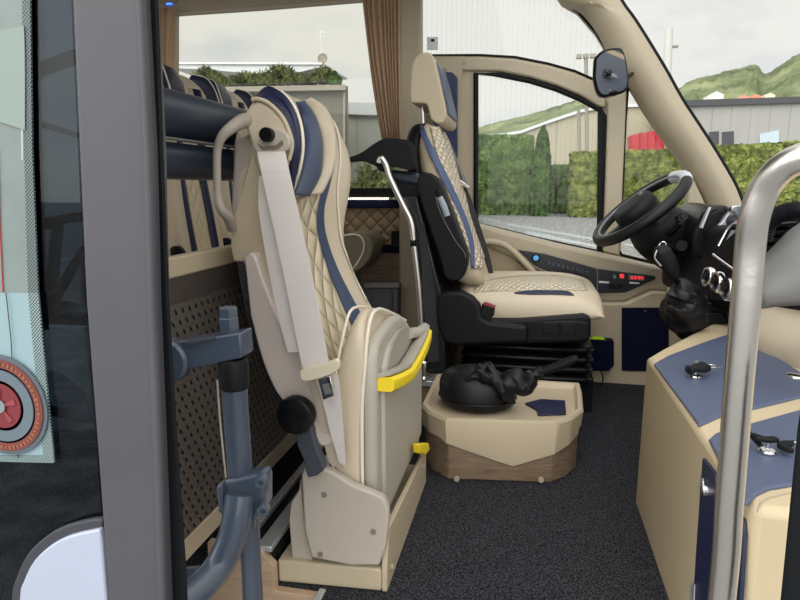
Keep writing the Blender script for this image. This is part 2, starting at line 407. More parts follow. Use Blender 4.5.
def blob_tree(name, u, vt, vb, wpx, Y, m, label, cat, cone=.5, nleaf=2500, s=.15, on=-.85):
    top = aY(u, vt, Y); base = aY(u, vb, Y); z0 = on if on is not None else base.z; hgt = top.z-z0; R = wpx/600*Y/2*1.02
    t = thing(name, (base.x, Y, z0), label, cat); bm = bmesh.new()
    prof = [(R*.75, 0), (R, hgt*.2), (R*.95, hgt*.5), (R*(.85-cone*.4), hgt*.72), (R*(.6-cone*.4), hgt*.9), (0, hgt)]
    lathe_bm((base.x, Y, z0+.02), (0, 0, 1), prof, 18, bm)
    def fn():
        h = random.random(); q = random.uniform(0, 2*PI); i = min(4, int(h*5)); f = h*5-i
        r = prof[i][0]+(prof[i+1][0]-prof[i][0])*f; z = prof[i][1]+(prof[i+1][1]-prof[i][1])*f
        d = Vector((math.cos(q), math.sin(q), 0)); return Vector((base.x, Y, z0+z))+d*r*random.uniform(.9, 1.15), d
    leaves(bm, fn, nleaf, s); link('foliage', bm, m, t, smooth=0)
    tube('trunk', [(base.x, Y, z0), (base.x, Y, z0+hgt*.5)], R*.15, WOODB, t, smoothpts=False)
blob_tree('cypress_tree', 540, 127, 207, 17, 37, CYP, 'tall slim clipped cypress between the two hedges', 'tree', cone=.3, s=.16)
blob_tree('conifer_tree', 335, 72, 86, 12, 22, CYP, 'small dark cone-shaped shrub on the roof terrace edge', 'tree', cone=1, nleaf=700, s=.08, on=aY(335, 85.5, 22).z)
blob_tree('pine_tree', 384, 74, 150, 36, 46, CYP, 'dark pine crown behind the low pale building by the curtain', 'tree', cone=1, nleaf=1500, s=.3)

def wallmat(name, a, k, m_=.9, axis='X'):
    m, n, l, b = nt(name); b.inputs['Roughness'].default_value = .8
    tc = n.new('ShaderNodeTexCoord'); s = n.new('ShaderNodeSeparateXYZ'); l.new(tc.outputs['Object'], s.inputs[0])
    f = math_node(n, l, 'LESS_THAN', math_node(n, l, 'FRACT', math_node(n, l, 'MULTIPLY', s.outputs[axis], k)), .07)
    x = n.new('ShaderNodeTexNoise'); x.inputs['Scale'].default_value = .5; x.inputs['Detail'].default_value = 4
    mp = n.new('ShaderNodeMapping'); mp.inputs['Scale'].default_value = (3, 1, .4); l.new(tc.outputs['Object'], mp.inputs[0]); l.new(mp.outputs[0], x.inputs['Vector'])
    g = math_node(n, l, 'ADD', math_node(n, l, 'MULTIPLY', f, m_-1), math_node(n, l, 'ADD', math_node(n, l, 'MULTIPLY', x.outputs['Fac'], .22), .89))
    v = n.new('ShaderNodeVectorMath'); v.operation = 'SCALE'; v.inputs[0].default_value = lin(a)
    l.new(g, v.inputs['Scale']); l.new(v.outputs['Vector'], b.inputs['Base Color']); return m
SHEDB = wallmat('beige cladding', (178, 170, 150), .5, .8)
SHEDG = wallmat('grey cladding', (166, 166, 162), .8, .8)
CONCW = wallmat('concrete panels', (112, 110, 102), .35, .7)
PALEW = wallmat('pale siding', (150, 154, 146), .8, .75)
ROOFD = mat('dark fascia', (70, 72, 76), .6)
def building(name, top, Y, dep, m, label, roof=None, rh=.5, sk=0):
    base = [Vector((p.x, p.y, G)) for p in (aY(*top[-1], Y), aY(*top[0], Y))]
    t = thing(name, ((base[0].x+base[1].x)/2, Y, G), label, 'building')
    tp = onY(top, Y); slab('wall', tp+base, (sk, dep, 0), m, t, bev=0)
    if roof: slab('fascia', [p+Vector((0, -.3, 0)) for p in tp]+[p+Vector((0, -.3, -rh)) for p in tp[::-1]], (sk, dep+.5, 0), roof, t, bev=0)
    return t
bA = building('warehouse', [(440, 137), (500, 134), (520, 131), (550, 120), (580, 110), (606, 105), (684, 103)], 58, 20, SHEDB, 'long beige clad warehouse with a sloping roof behind the cypress', ALU, .25)
bB = building('warehouse', [(676, 101), (800, 97), (960, 92)], 48, 9, SHEDG, 'grey clad hall with a flat dark roof edge seen through the windscreen', ROOFD, .42)
for u0, u1 in ((709, 719), (722, 734)): slab('window', onY([(u0, 132), (u1, 131), (u1, 147), (u0, 148)], 47.95), (0, .1, 0), ROOFD, bB, bev=0)
slab('wall_poster', onY([(760, 134), (779, 130), (779, 143), (760, 144)], 47.9), (0, .1, 0), mat('pale blue poster', (190, 206, 214), .6), bB, bev=0, label='pale blue and white poster panel')
bC = building('building', [(100, 92), (170, 89), (348, 86)], 22, 6, CONCW, 'grey concrete building with a planted roof terrace behind the rear window', CONC, .18, sk=-3)
slab('drain_pipe', onY([(343, 92), (345, 92), (345, 190), (343, 190)], 21.9), (0, .1, 0), CONC, bC, bev=0)
for x in (-2.5, -1, 1):
    pass
bD = building('building', [(346, 103), (470, 106)], 29, 6, PALEW, 'low pale sided shed beside the concrete building', mat('pale roof', (176, 182, 184), .6), .55, sk=-2)
# roof terrace
zt = aY(170, 88.5, 22).z+.02
t = thing('awning', tuple(aY(250, 86, 23.5)), 'flat white sun awning over the planted roof terrace', 'awning')
slab('canopy', onY([(170, 63), (320, 63), (320, 67), (300, 72), (265, 76), (235, 72), (200, 69), (170, 68)], 23), (0, 3, 0), WHITE, t, bev=0)
slab('roof_edge', onY([(165, 62), (322, 62.5), (322, 64.5), (165, 64)], 22.9), (0, 3.3, 0), ALU, t, bev=0)
for u in (200, 262, 318):
    p = aY(u, 66, 23.2); tube('post', [(p.x, p.y, zt), p], .04, ALU, t, smoothpts=False, seg=6)
def shrubs(u0, u1, vt, Y, z0, n_, label, name='roof_shrub', m=GRS, s=.14):
    bm = bmesh.new(); a, b = aY(u0, vt, Y), aY(u1, vt, Y)
    for _ in range(n_):
        t = random.random(); hmax = (a.z-z0)*(.6+.4*math.sin(t*17)*math.sin(t*5+1)+random.uniform(-.1, .1)); z = z0+random.random()*hmax
        p = Vector((a.x+(b.x-a.x)*t, Y+random.uniform(-.4, .4), z)); d = Vector((random.uniform(-1, 1), random.uniform(-1, 1), random.uniform(.2, 1.6))).normalized()*s*random.uniform(.5, 1.6)
        e_ = d.cross(Vector((random.uniform(-1, 1), 1, 0))).normalized()*s*.3
        bm.faces.new([bm.verts.new(q) for q in (p-d*.3-e_, p-d*.3+e_, p+d)])
    return tag(link(name, bm, m, smooth=0), label, 'plants', kind='stuff')
shrubs(196, 330, 70, 22.3, zt+.03, 5000, 'dense green shrubs along the roof terrace edge')
shrubs(320, 440, 136, 20, G, 6000, 'tall dark reeds growing in front of the pale shed', 'reeds', GRS, .35)
t = thing('satellite_dish', tuple(aY(323, 86, 22.6)), 'white round satellite dish on a pole above the terrace', 'satellite dish')
p = aY(323, 59, 23.0); lathe('dish', p, (0, -1, .15), [(0, 0), (.12, .015), (.2, .06), (.19, .065), (.1, .03), (0, .02)], CONC, t)
tube('mast', [(p.x, p.y+.05, zt), (p.x, p.y+.05, p.z)], .025, ALU, t, smoothpts=False, seg=6)
t = thing('roof_antenna', tuple(aY(322, 62, 23)), 'thin television antenna mast above the satellite dish', 'antenna')
a, b = aY(322, 64, 23), aY(321, 30, 23); tube('mast', [a, b], .022, ALU, t, smoothpts=False, seg=6)
for v in (31, 36): c = aY(321, v, 23); tube('crossbar', [c-Vector((.1, 0, .04)), c+Vector((.2, 0, -.06))], .015, ALU, t, smoothpts=False, seg=6)
# container
t = thing('skip_container', tuple(aY(648, 158, 40)), 'red ribbed waste container standing above the hedge', 'container')
slab('container_body', onY([(632, 135), (664, 129), (664, 212), (635, 212)], 40.5), (0, 2, 0), mat('red paint', (196, 50, 66), .5), t, bev=0)
for u in (640, 648, 656, 663): slab('rib', onY([(u, 132), (u+1.2, 131.7), (u+1.2, 160), (u, 160)], 40.4), (0, .1, 0), mat('red rib', (170, 40, 55), .5), t, bev=0)
t = thing('lamp_post', tuple(aZ(588, 206, G)), 'tall grey floodlight mast seen left of the mirror', 'street lamp')
a, b = aY(589, 190, 45), aY(586, 56, 45); tube('pole', [(a.x, a.y, G), b], .13, CONC, t, smoothpts=False, seg=8)
tube('pole', [(a.x-.5, a.y, G), (b.x-.3, b.y, aY(586, 110, 45).z)], .12, CONC, t, smoothpts=False, seg=8)
for d in (-.45, 0, .45): box('lamp_head', (b.x+d-.18, b.y-.2, b.z-.15), (b.x+d+.18, b.y+.2, b.z+.12), CONC, t, bev=.02)
t = thing('chimney_pipe', (aY(668, 100, 82).x, 82, G), 'slim pale mast rising behind the windscreen pillar', 'mast')
a, b = aY(669, 110, 82), aY(669, 29, 82); tube('pipe', [(a.x, 82, G), b], .48, mat('pale render', (200, 200, 196), .8), t, smoothpts=False, seg=8)
c = aY(671, 47, 82); box('bracket', (c.x-.3, 81.8, c.z-.1), (c.x+.8, 82.2, c.z+.15), CONC, t, bev=0)
# hills
def hill(ridge, Y0, Y1, label):
    R_ = cr([aY(u, v, Y1) for u, v in ridge], 6); rows = []
    for k in range(13):
        t = k/12; rows.append([Vector((p.x*(Y0+(Y1-Y0)*t)/Y1, Y0+(Y1-Y0)*t, G+(p.z-G)*(t**.9)+random.uniform(-1, 1)*(1.2 if 0 < k < 12 else .4))) for p in R_])
    rows.append([Vector((p.x, Y1+60, G)) for p in R_])
    o = loft('hill', rows, HILL, None, smooth=180); struct(o); o['label'] = label
hill([(400, 140), (470, 129), (500, 121), (530, 114), (560, 105), (585, 98), (610, 104), (640, 108), (700, 112)], 230, 420, 'low wooded hill beyond the warehouse')
hill([(630, 108), (665, 98), (690, 81), (715, 74), (740, 68), (756, 65), (766, 73), (785, 62), (800, 53), (840, 40), (900, 46), (980, 60)], 200, 380, 'green terraced hill beyond the grey hall')
for u, v, wd, col, lab in ((716, 93, 12, (225, 225, 222), 'white peaked tent roof on the hillside'), (744, 95, 10, (205, 150, 130), 'small pink house on the hillside'), (756, 93, 8, (214, 140, 110), 'small orange roofed house on the hillside'), (770, 92, 8, (226, 214, 190), 'small cream house on the hillside')):
    Yh = 205; p = aY(u, v+6, Yh); r = wd/600*Yh/2
    slab('hillside_house', [p+Vector((-r, 0, 0)), p+Vector((r, 0, 0)), p+Vector((r, 0, r*.6)), p+Vector((0, 0, r*1.1)), p+Vector((-r, 0, r*.6))], (0, 6, 0), mat('house', col, .8), bev=0)
    tag(C.objects[-1], lab, 'house', 'houses on the hillside')

# ================================================================== BUS SHELL
WY = 2.72
struct(slab('floor', [(-.385, 1.03, -.03), (-.385, .99, -.03), (1.6, .99, -.03), (1.6, 2.72, -.03), (-1.0, 2.72, -.03), (-1.0, 1.03, -.03)], (0, 0, .03), CARPET, bev=0))
struct(box('trim_1', (-.386, .99, -.035), (-.372, 1.03, .004), ALU))
struct(slab('trim_2', [(-.62, 1.012, -.5), (-.386, 1.012, -.5), (-.386, 1.012, -.004), (-.475, 1.012, -.004), (-.475, 1.012, .05), (-.51, 1.012, .085), (-.62, 1.012, .085)], (0, .018, 0), WOODP, bev=.001))
struct(box('floor_ledge', (-.62, 1.03, 0), (-.482, 1.9, .075), BLACK))
# passenger platform behind the driver
PZ = .15
struct(box('floor_passenger', (-2.2, 1.96, 0), (-.285, 2.72, PZ-.012), WOODB))
struct(box('trim_3', (-2.2, 1.945, PZ-.02), (-.275, 2.05, PZ), ALU))
struct(box('floor_aisle', (-2.4, 1.1, -.03), (-.62, 1.94, .05), CARPET))
# ceiling
struct(slab('ceiling', [(-2.6, .62, 1.66), (-2.6, 2.72, 1.66), (-.2, 2.72, 1.66), (-.2, .62, 1.66)], (0, 0, .05), TRIM, bev=0))
t = thing('ceiling_spotlight', tuple(aZ(170, 3, 1.66)), 'small round ceiling spotlight glowing blue by the rear curtain', 'ceiling light')
c = aZ(171, 2, 1.658); lathe('bezel', c, (0, 0, -1), [(.05, 0), (.05, .004), (.035, .012), (.028, .012), (.028, 0)], TRIM, t)
disc('lens', c-Vector((0, 0, .002)), (0, 0, -1), .022, .012, LEDB, t)
# rear side wall: one big window
struct(holed('wall_left', [(60, -20), (404, -34), (404, 192), (60, 191)], [[(172, 13), (260, 7), (404-10, -4), (400-2, 188), (172, 188)]], WY, .06, TRIM))
g = onY([(170, 8), (402, -6), (402, 189), (170, 189)], WY+.03); struct(slab('window_1', g, (0, .004, 0), GLSR, bev=0))
struct(slab('trim_4', onY([(60, 188), (408, 188), (408, 197), (60, 198)], WY-.03), (0, .06, 0), BLACKS))
struct(slab('trim_5', onY([(60, 200), (408, 200), (408, 208), (60, 209)], WY-.02), (0, .05, 0), NAVYF))
tag(slab('led_strip', onY([(330, 197.6), (388, 197.6), (388, 199.6), (330, 199.6)], WY-.045), (0, .012, 0), LEDW, bev=0), 'thin dotted white led strip under the rear window', 'light strip')
bm = bmesh.new()
for k in range(30):
    u = 331+k*2; q = onY([(u, 197), (u+.7, 197), (u+.7, 200), (u, 200)], WY-.05); slab_bm(q, (0, .004, 0), bm)
link('divider', bm, BLACK, C.objects['led_strip'], smooth=0)
struct(slab('wall_left_panel', onY([(60, 209), (403.5, 208), (403.5, 245), (60, 245)], WY), (0, .06, 0), QW, bev=0))
struct(slab('trim_6', onY([(60, 245), (403.5, 245), (403.5, 253), (60, 253)], WY-.02), (0, .08, 0), NAVYF))
struct(slab('wall_left_lower', onY([(60, 253), (403.5, 253), (403.5, 390), (60, 390)], WY), (0, .06, 0), WOODB, bev=0))
t = thing('wall_socket_box', tuple(aY(399, 247, WY)), 'small dark square ashtray box on the quilted tan wall', 'ashtray')
slab('housing', onY([(391, 231), (408, 231), (408, 248), (391, 248)], WY-.04), (0, .04, 0), BLACK, t, bev=.005)
slab('lid', onY([(392, 231.5), (407, 231.5), (407, 236), (392, 236)], WY-.046), (0, .008, 0), BLACKS, t)
t = thing('heater_box', tuple(aY(385, 330, 2.6)), 'grey floor heater box under the quilted wall', 'heater')
slab('housing', onY([(362, 284), (398, 284), (398, 330), (362, 330)], 2.6), (0, .11, 0), GREYD, t, bev=.006)
slab('grille', onY([(364, 291), (392, 292), (392, 312), (364, 312)], 2.59), (0, .012, 0), mat('grille grey', (92, 94, 100), .5), t, bev=.003)
slab('frame', onY([(364, 283), (399, 283), (399, 288), (364, 288)], 2.585), (0, .02, 0), mat('grey lip', (140, 138, 136), .5), t)

# front side wall with the arched driver window
UPG = [(421, -30), (545, -30), (562, 3), (578, 12), (596, 33), (605, 48), (607, 84), (593, 79), (575, 71), (548, 63.5), (515, 57), (480, 55), (421, 55)]
WIN = [(476, 73), (500, 75), (530, 81), (556, 89), (580, 99), (600, 110), (605, 118), (604, 180), (601, 252), (596, 252), (540, 240), (480, 225), (476, 222)]
QTR = [(628, 84), (640, 101), (650, 118), (665, 139), (680, 160), (688, 177), (687, 215), (685, 268), (655, 263), (622, 255), (619, 250), (623, 180)]
struct(holed('wall_left_front', [(404, -60), (602, -60), (622, 0), (651, 46), (681, 98), (711, 144), (732, 180), (745, 235), (748, 300), (748, 392), (404, 392)], [UPG, WIN, QTR], WY, .05, TRIM))
def inset(poly, d, cx=None):
    cx = sum(p[0] for p in poly)/len(poly); cy = sum(p[1] for p in poly)/len(poly); r = []
    for u, v in poly:
        L_ = math.hypot(u-cx, v-cy); r.append((u+(cx-u)/L_*d, v+(cy-v)/L_*d))
    return r
struct(slab('window_2', onY(UPG, WY+.03), (0, .004, 0), GLS, bev=0))
struct(slab('window_3', onY(WIN, WY+.03), (0, .004, 0), GLS, bev=0))
struct(slab('window_4', onY(QTR, WY+.03), (0, .004, 0), GLSR, bev=0))
struct(tube('window_3_seal', onY(WIN, WY-.004), .011, BLACKR, smoothpts=False, closed=True, seg=8))
struct(tube('window_2_seal', onY(UPG, WY-.002), .005, BLACKR, smoothpts=False, closed=True, seg=6))
struct(tube('window_4_seal', onY(QTR, WY-.002), .006, BLACKR, smoothpts=False, closed=True, seg=6))
struct(slab('trim_7', onY([(598, 112), (606, 116), (604, 254), (597, 252)], WY-.012), (0, .02, 0), BLACKR))
struct(slab('trim_8', onY([(608, 100), (627, 90), (623, 180), (620, 256), (603, 252)], WY-.03), (0, .04, 0), TRIM, bev=.008))
# rounded bow over the windows and the windscreen pillar
struct(slab('trim_9', onY([(421, 57), (480, 57), (515, 59), (548, 65), (575, 73), (606, 86), (606, 108), (598, 106), (580, 95), (556, 85), (530, 77), (500, 71), (462, 70), (462, 222), (445, 222), (445, 70), (421, 70)], WY-.02), (0, .03, 0), TRIM, bev=.008))
PIN = [(545, -30), (562, 0), (582, 10), (600, 33), (614, 62), (630, 84), (650, 117), (668, 142), (681, 160), (700, 192), (716, 226)]
POUT = [(600, -40), (620, 0), (634, 20), (651, 47), (666, 72), (681, 99), (696, 122), (711, 145), (722, 163), (736, 188), (746, 215)]
A_ = cr(onY(PIN, 2.66), 3); B_ = cr(onY(POUT, 2.62), 3); rows = []
for a, b in zip(A_, B_):
    d = b-a; rows.append([a+Vector((0, .08, 0)), a+Vector((0, .01, 0)), a+d*.15+Vector((0, -.03, 0)), a+d*.5+Vector((0, -.05, 0)), a+d*.85+Vector((0, -.03, 0)), b, b+Vector((0, .11, 0))])
struct(loft('trim_10', rows, TRIM, None, closed=True, caps=True, smooth=60))
struct(tube('windscreen_seal', [p+Vector((.004, .0, 0)) for p in onY(POUT, 2.66)], .008, BLACKR, seg=8))
struct(slab('trim_11', onY([(690, 170), (716, 226), (735, 245), (684, 245), (687, 215)], 2.64), (0, .07, 0), TRIM, bev=.01))
for u, v in ((687, 137), (592, 2)):
    disc('screw_cap', aY(u, v, 2.605), (0, -1, 0), .008, .006, TRIM, C.objects['trim_10'])
# windscreen: wraps from the pillar across the front
gl = [p+Vector((.012, .02, 0)) for p in cr(onY(POUT, 2.66), 2)]
rows = [[p, p+Vector((.16, -.35, 0)), p+Vector((.24, -.85, 0)), p+Vector((.25, -1.4, 0))] for p in gl]
struct(loft('window_5', rows, GLW, None, solid=.004, smooth=180))
# B pillar
struct(slab('trim_12', onY([(399, -40), (421, -40), (421, 392), (399, 392)], 2.66), (0, .055, 0), TRIM, bev=.01))
tag(slab('navy_panel', onY([(433, 76), (438, 72), (452, 72), (457, 77), (457, 215), (433, 215)], 2.655), (0, .03, 0), mat('deep blue vinyl', (26, 40, 78), .5), bev=.004), 'upright navy padded strip on the pillar behind the driver headrest', 'panel')
disc('screw_cap', aY(465, 62, 2.69), (0, -1, 0), .006, .005, TRIM, C.objects['trim_9'])
t = thing('inspection_sticker', tuple(aY(432, 50, WY+.03)), 'small white square sticker on the tall side glass', 'sticker')
slab('paper', onY([(427, 37), (438, 37), (438, 50), (427, 50)], WY+.026), (0, .002, 0), WHITE, t, bev=0)
slab('print', onY([(431, 39), (434.5, 39), (434.5, 41.5), (431, 41.5)], WY+.0245), (0, .001, 0), BLACK, t, bev=0)

# ================================================================== DRIVER SEAT
def ring_rows(sts, m=None):
    return sts
SY0, SY1 = 2.06, 2.50
ds = thing('driver_seat', (.02, 2.28, 0), 'beige and navy leather driver seat with black base facing the steering wheel', 'seat')
# backrest: horizontal slices from bottom to top; x of the front and of the rear read at the near side
prof = [((486, 292), (441, 292)), ((480, 268), (432, 268)), ((470, 240), (423, 240)), ((460, 212), (414, 212)), ((450, 186), (406, 186)), ((442, 160), (401, 160)), ((437, 138), (400, 140)), ((432, 124), (403, 125)), ((425, 118), (409, 119))]
rows = []
for i, (f, b) in enumerate(prof):
    pf, pb = aY(*f, SY0), aY(*b, SY0); z = (pf.z+pb.z)/2; xf, xb = pf.x, pb.x+.035
    tp = [0, 0, 0, .0, .005, .015, .035, .06, .10][i]; y0, y1 = SY0+tp, SY1-tp; h = y1-y0
    rows.append([(xb, y0+.02, z), (xb+(xf-xb)*.5, y0, z), (xf-.02, y0, z), (xf+.006, y0+.03, z), (xf, y0+.075, z), (xf-.022, y0+.13, z), (xf-.026, y0+h/2, z), (xf-.022, y1-.13, z), (xf, y1-.075, z), (xf+.006, y1-.03, z), (xf-.02, y1, z), (xb+(xf-xb)*.5, y1, z), (xb, y1-.02, z)])
brest = loft('backrest', rows, BEIGE2, ds, closed=True, caps=True, sub=2, smooth=180)
fr = [cr([Vector(r_[i])+Vector((.003, 0, 0)) for i in (2, 3, 4, 5, 6, 7, 8)], 3) for r_ in rows[1:8]]
fr = list(zip(*[cr(list(c_), 5) for c_ in zip(*fr)]))
rows2 = []
for i, (f, b) in enumerate(prof):
    pf, pb = aY(*f, SY0), aY(*b, SY0); z = (pf.z+pb.z)/2; xb = pb.x; tp = [0, 0, 0, .0, .005, .015, .035, .06, .10][i]; y0, y1 = SY0+tp-.004, SY1-tp+.004
    rows2.append([(xb+.06, y0+.004, z), (xb+.045, y0, z), (xb+.012, y0+.01, z), (xb, y0+.05, z), (xb-.008, (y0+y1)/2, z), (xb, y1-.05, z), (xb+.012, y1-.01, z), (xb+.045, y1, z), (xb+.06, y1-.004, z), (xb+.05, (y0+y1)/2, z)])
loft('back_shell', rows2, BLACK, ds, closed=True, caps=True, sub=2, smooth=180)
# deeper black lower hull of the backrest
tr = tree_of(brest)
drape('side_stripe', tr, [(421, 127), (424, 140), (431, 158), (441, 180), (452, 202), (462, 225), (468, 245), (471, 268)], [(424, 126), (430, 142), (438, 160), (447, 180), (457, 202), (466, 225), (471.5, 245), (473.5, 268)], mat('seat navy stripe', (72, 88, 124), .45), brest, off=.010, th=.003)
loft('quilted_panel', [list(q_) for q_ in fr], QD, brest, solid=.004, off=0, smooth=180)
# headrest
q = crp([(411, 103), (410, 95), (410.5, 76), (413, 61), (419, 54), (428, 52), (433.5, 57), (437, 70), (441.5, 90), (446, 112), (444.5, 121), (438, 123.5), (431, 119), (428, 108), (426, 103.5)], 2)
head = slab('headrest', onY(q, 2.13), (0, .31, 0), BEIGE2, ds, bev=.014, seg=4)
hf = cr([aY(u, v, 2.13)+Vector((.003, 0, 0)) for u, v in ((433.5, 60), (437.5, 73), (441.7, 90), (445, 104), (446, 113))], 4)
loft('headrest_face', [[Vector((p.x, 2.165+(.24)*k/6, p.z)) for k in range(7)] for p in hf], NAVYL, head, solid=.006, off=0, smooth=60)
for dx, dy in ((0, -.05), (0, .06)):
    a, b = aY(423, 103, 2.285+dy), aY(424, 128, 2.285+dy); tube('headrest_post', [a, b], .007, CHROME, ds, smoothpts=False)
# cushion: slices from back to front
cs = [(-.25, .468, .33), (-.18, .47, .33), (-.05, .474, .335), (.08, .476, .335), (.17, .472, .34), (.235, .452, .35), (.258, .43, .362), (.264, .40, .375)]
rows = []
for x, zt_, zb in cs:
    y0, y1 = SY0-.005, SY1+.005; r = .02 if x < .2 else .035; d = .012 if x < .22 else 0
    rows.append([(x, y0+r, zb), (x, y0, zb+.02), (x, y0, zt_-.06), (x, y0+.02, zt_-.03), (x, y0+.08, zt_-.006), (x, y0+.13, zt_-.002), (x, (y0+y1)/2, zt_-d), (x, y1-.13, zt_-d), (x, y1-.08, zt_), (x, y1-.025, zt_-.005), (x, y1, zt_-.035), (x, y1, zb+.02), (x, y1-r, zb)])
cush = loft('seat_cushion', rows, BEIGE, ds, closed=True, caps=True, sub=2, smooth=180)
trc = tree_of(cush)
drape('cushion_quilt', trc, [(474, 287), (495, 279), (530, 275.5), (560, 276), (583, 281)], [(474, 293), (495, 291.5), (530, 291), (560, 290.5), (588, 291)], QD, cush, off=.0015, th=.002, cols=10)
drape('cushion_stripe', trc, [(514, 293), (530, 291), (550, 291), (566, 291.5), (573, 294.5)], [(515, 294), (530, 295), (550, 295), (566, 295.5), (574, 296)], NAVYD, cush, off=.0025, th=.002)
# black base housing and bellows
BY = 2.02
slab('base_housing', onY([(449, 312), (470, 320), (520, 320), (584, 315), (591, 318), (591, 336), (586, 343), (462, 346), (448, 340)], BY), (0, .46, 0), BLACK, ds, bev=.008)
slab('control_panel', onY([(528, 322), (574, 321), (588, 323), (589, 338), (584, 341), (529, 341)], BY-.006), (0, .01, 0), BLACKS, ds, bev=.003)
for u0 in (543.5, 560.5):
    slab('seat_switch', onY([(u0, 323.5), (u0+15.5, 323), (u0+15.5, 334), (u0, 334.5)], BY-.012), (0, .01, 0), BLACK, ds, bev=.002)
slab('panel_groove', onY([(528, 322), (529.5, 322), (529.5, 341), (528, 341)], BY-.009), (0, .004, 0), BLACKR, ds, bev=0)
slab('recliner_cover', onY([(437, 296), (445, 291), (462, 291.5), (473, 297), (480, 305), (482, 318), (490, 322), (528, 326), (528, 343), (455, 346), (443, 342), (437, 325), (435.5, 310)], BY-.03), (0, .045, 0), BLACK, ds, bev=.014, seg=4)
rows = []
for k in range(25):
    t = k/24; z = aY(500, 343, 2.06).z+(.125-aY(500, 343, 2.06).z)*t; q = .022*abs(math.sin(t*PI*4.0))**.6
    x0, x1 = aY(466, 360, 2.06).x, aY(588, 360, 2.06).x; y0, y1 = 2.09, 2.44
    c = .03
    rows.append([(x0-q+c, y0-q, z), (x1+q-c, y0-q, z), (x1+q, y0-q+c, z), (x1+q, y1+q-c, z), (x1+q-c, y1+q, z), (x0-q+c, y1+q, z), (x0-q, y1+q-c, z), (x0-q, y0-q+c, z)])
loft('suspension_bellows', rows, BLACKS, ds, closed=True, caps=True, smooth=50)
box('plinth', (-.13, 2.16, .0), (.25, 2.40, .125), BLACKR, ds)
# folded armrest
q = [(418, 176), (424, 172), (434, 176), (440, 184), (449, 207), (456, 225), (463, 243), (467, 256), (466, 270), (461, 279), (451, 281), (444, 276), (441, 262), (432, 235), (423, 208), (418, 190)]
arm = slab('armrest', onY(crp(q+[q[0]], 3)[:-1], 1.985), (0, .07, 0), BLACK, ds, bev=.016, seg=4)
tube('armrest_seam', onY([(436, 196), (438, 206), (445, 222), (455, 240), (464, 252), (466, 258)], 1.984), .0014, GREYD, arm)
tube('armrest_dial', onY([(440, 197), (444, 206), (447.5, 216)], 1.99), [.011, .012, .011], mat('silver grey plastic', (148, 160, 170), .35), arm, n=4)
tube('dial_band', onY([(438.5, 190), (440, 196)], 1.99), .013, BLACK, arm, n=3)
# seat belt of the driver
blt = [(437, 127), (443, 139), (452, 161), (459, 181), (466, 196), (473, 218), (480, 240), (486, 262), (489, 282)]
strip('seat_belt', [(u-1.5, v) for u, v in blt], [(u+3+2.5*(i/8), v) for i, (u, v) in enumerate(blt)], [2.44]*4+[2.42, 2.4, 2.4, 2.4, 2.4], mat('black webbing', (40, 40, 44), .7), ds, th=.002)
strip('seat_belt', [(440, 127), (449, 145), (462, 178), (468, 190)], [(441.5, 126), (451.5, 145), (464.5, 177), (470.5, 188)], [2.5, 2.48, 2.43, 2.41], mat('grey webbing', (118, 120, 122), .7), ds, th=.002)
slab('belt_tongue', onY([(454, 181), (460, 179.5), (465, 183), (470, 187), (469, 189), (463, 186), (456, 186)], 2.40), (0, .01, 0), CHROME, ds, bev=.002)
slab('belt_buckle', onY([(482, 304), (485.5, 303), (495, 307), (494, 315), (489, 322), (480, 316)], 2.0), (0, .02, 0), BLACK, ds, bev=.004)
slab('buckle_button', onY([(483.5, 303.2), (485.5, 302.6), (495.5, 306.4), (495, 308.5), (483, 305)], 1.998), (0, .02, 0), mat('dull red', (130, 44, 48), .5), ds, bev=.001)

# partition behind the driver seat with a handrail
t = thing('driver_partition', (-.42, 2.25, PZ), 'dark upright screen between the driver seat and the rear cabin', 'partition')
P1 = [aY(u, v, 2.0) for u, v in ((404, 196), (417, 196), (443, 300), (446, 372), (424, 372), (415, 240))]
slab('screen', P1, (0, .62, 0), mat('smoky dark panel', (30, 34, 34), .25), t, bev=.006)
slab('screen_inset', [aY(u, v, 1.996) for u, v in ((420, 222), (424, 222), (436, 300), (439, 362), (428, 362), (423, 300))], (0, .005, 0), MESH, t, bev=0)
rr = [aY(379, 163, 1.97), aY(381, 158, 1.97), aY(386, 165, 1.97), aY(390, 178, 1.97), aY(402, 203, 1.97), aY(411, 222, 1.97), aY(414, 245, 1.97), aY(419, 290, 1.97), aY(422, 340, 1.97), aY(423, 381, 1.97)]
hr = thing('handrail', tuple(aZ(423, 381, PZ)), 'thin bent steel handrail standing left of the driver seat', 'handrail')
tube('rail', rr, .0105, BRUSH, hr)
c = rr[-1]; lathe('foot_collar', (c.x, c.y, PZ), (0, 0, 1), [(.03, 0), (.03, .006), (.018, .012), (.018, .06), (.014, .065)], CHROME, hr)
slab('foot_plate', [(c.x-.05, c.y-.02, PZ), (c.x+.08, c.y-.02, PZ), (c.x+.08, c.y+.1, PZ), (c.x-.05, c.y+.1, PZ)], (0, 0, .006), GREYD, hr)
tube('clamp', [aY(411, 243, 1.97), aY(416.5, 243, 1.97)], .014, BLACK, hr, smoothpts=False)
q = [(340, 158), (350, 157), (362, 152), (375, 143), (385, 138.5), (400, 139), (410, 142), (414, 160), (413, 170), (400, 168), (386, 166), (381, 172), (375, 166), (362, 161), (350, 161.5), (341, 162)]
top = slab('top_bracket', onY(crp(q+[q[0]], 3)[:-1], 1.99), (0, .06, 0), BLACK, t, bev=.01, seg=3)
slab('head_pad', onY([(388, 169), (420, 173), (421, 186), (397, 182), (390, 178)], 2.05), (0, .4, 0), PADN, t, bev=.012, seg=3)
slab('lower_pad', onY([(390, 180), (420, 184), (420, 200), (400, 197), (394, 190)], 2.06), (0, .4, 0), BLACK, t, bev=.008, seg=3)

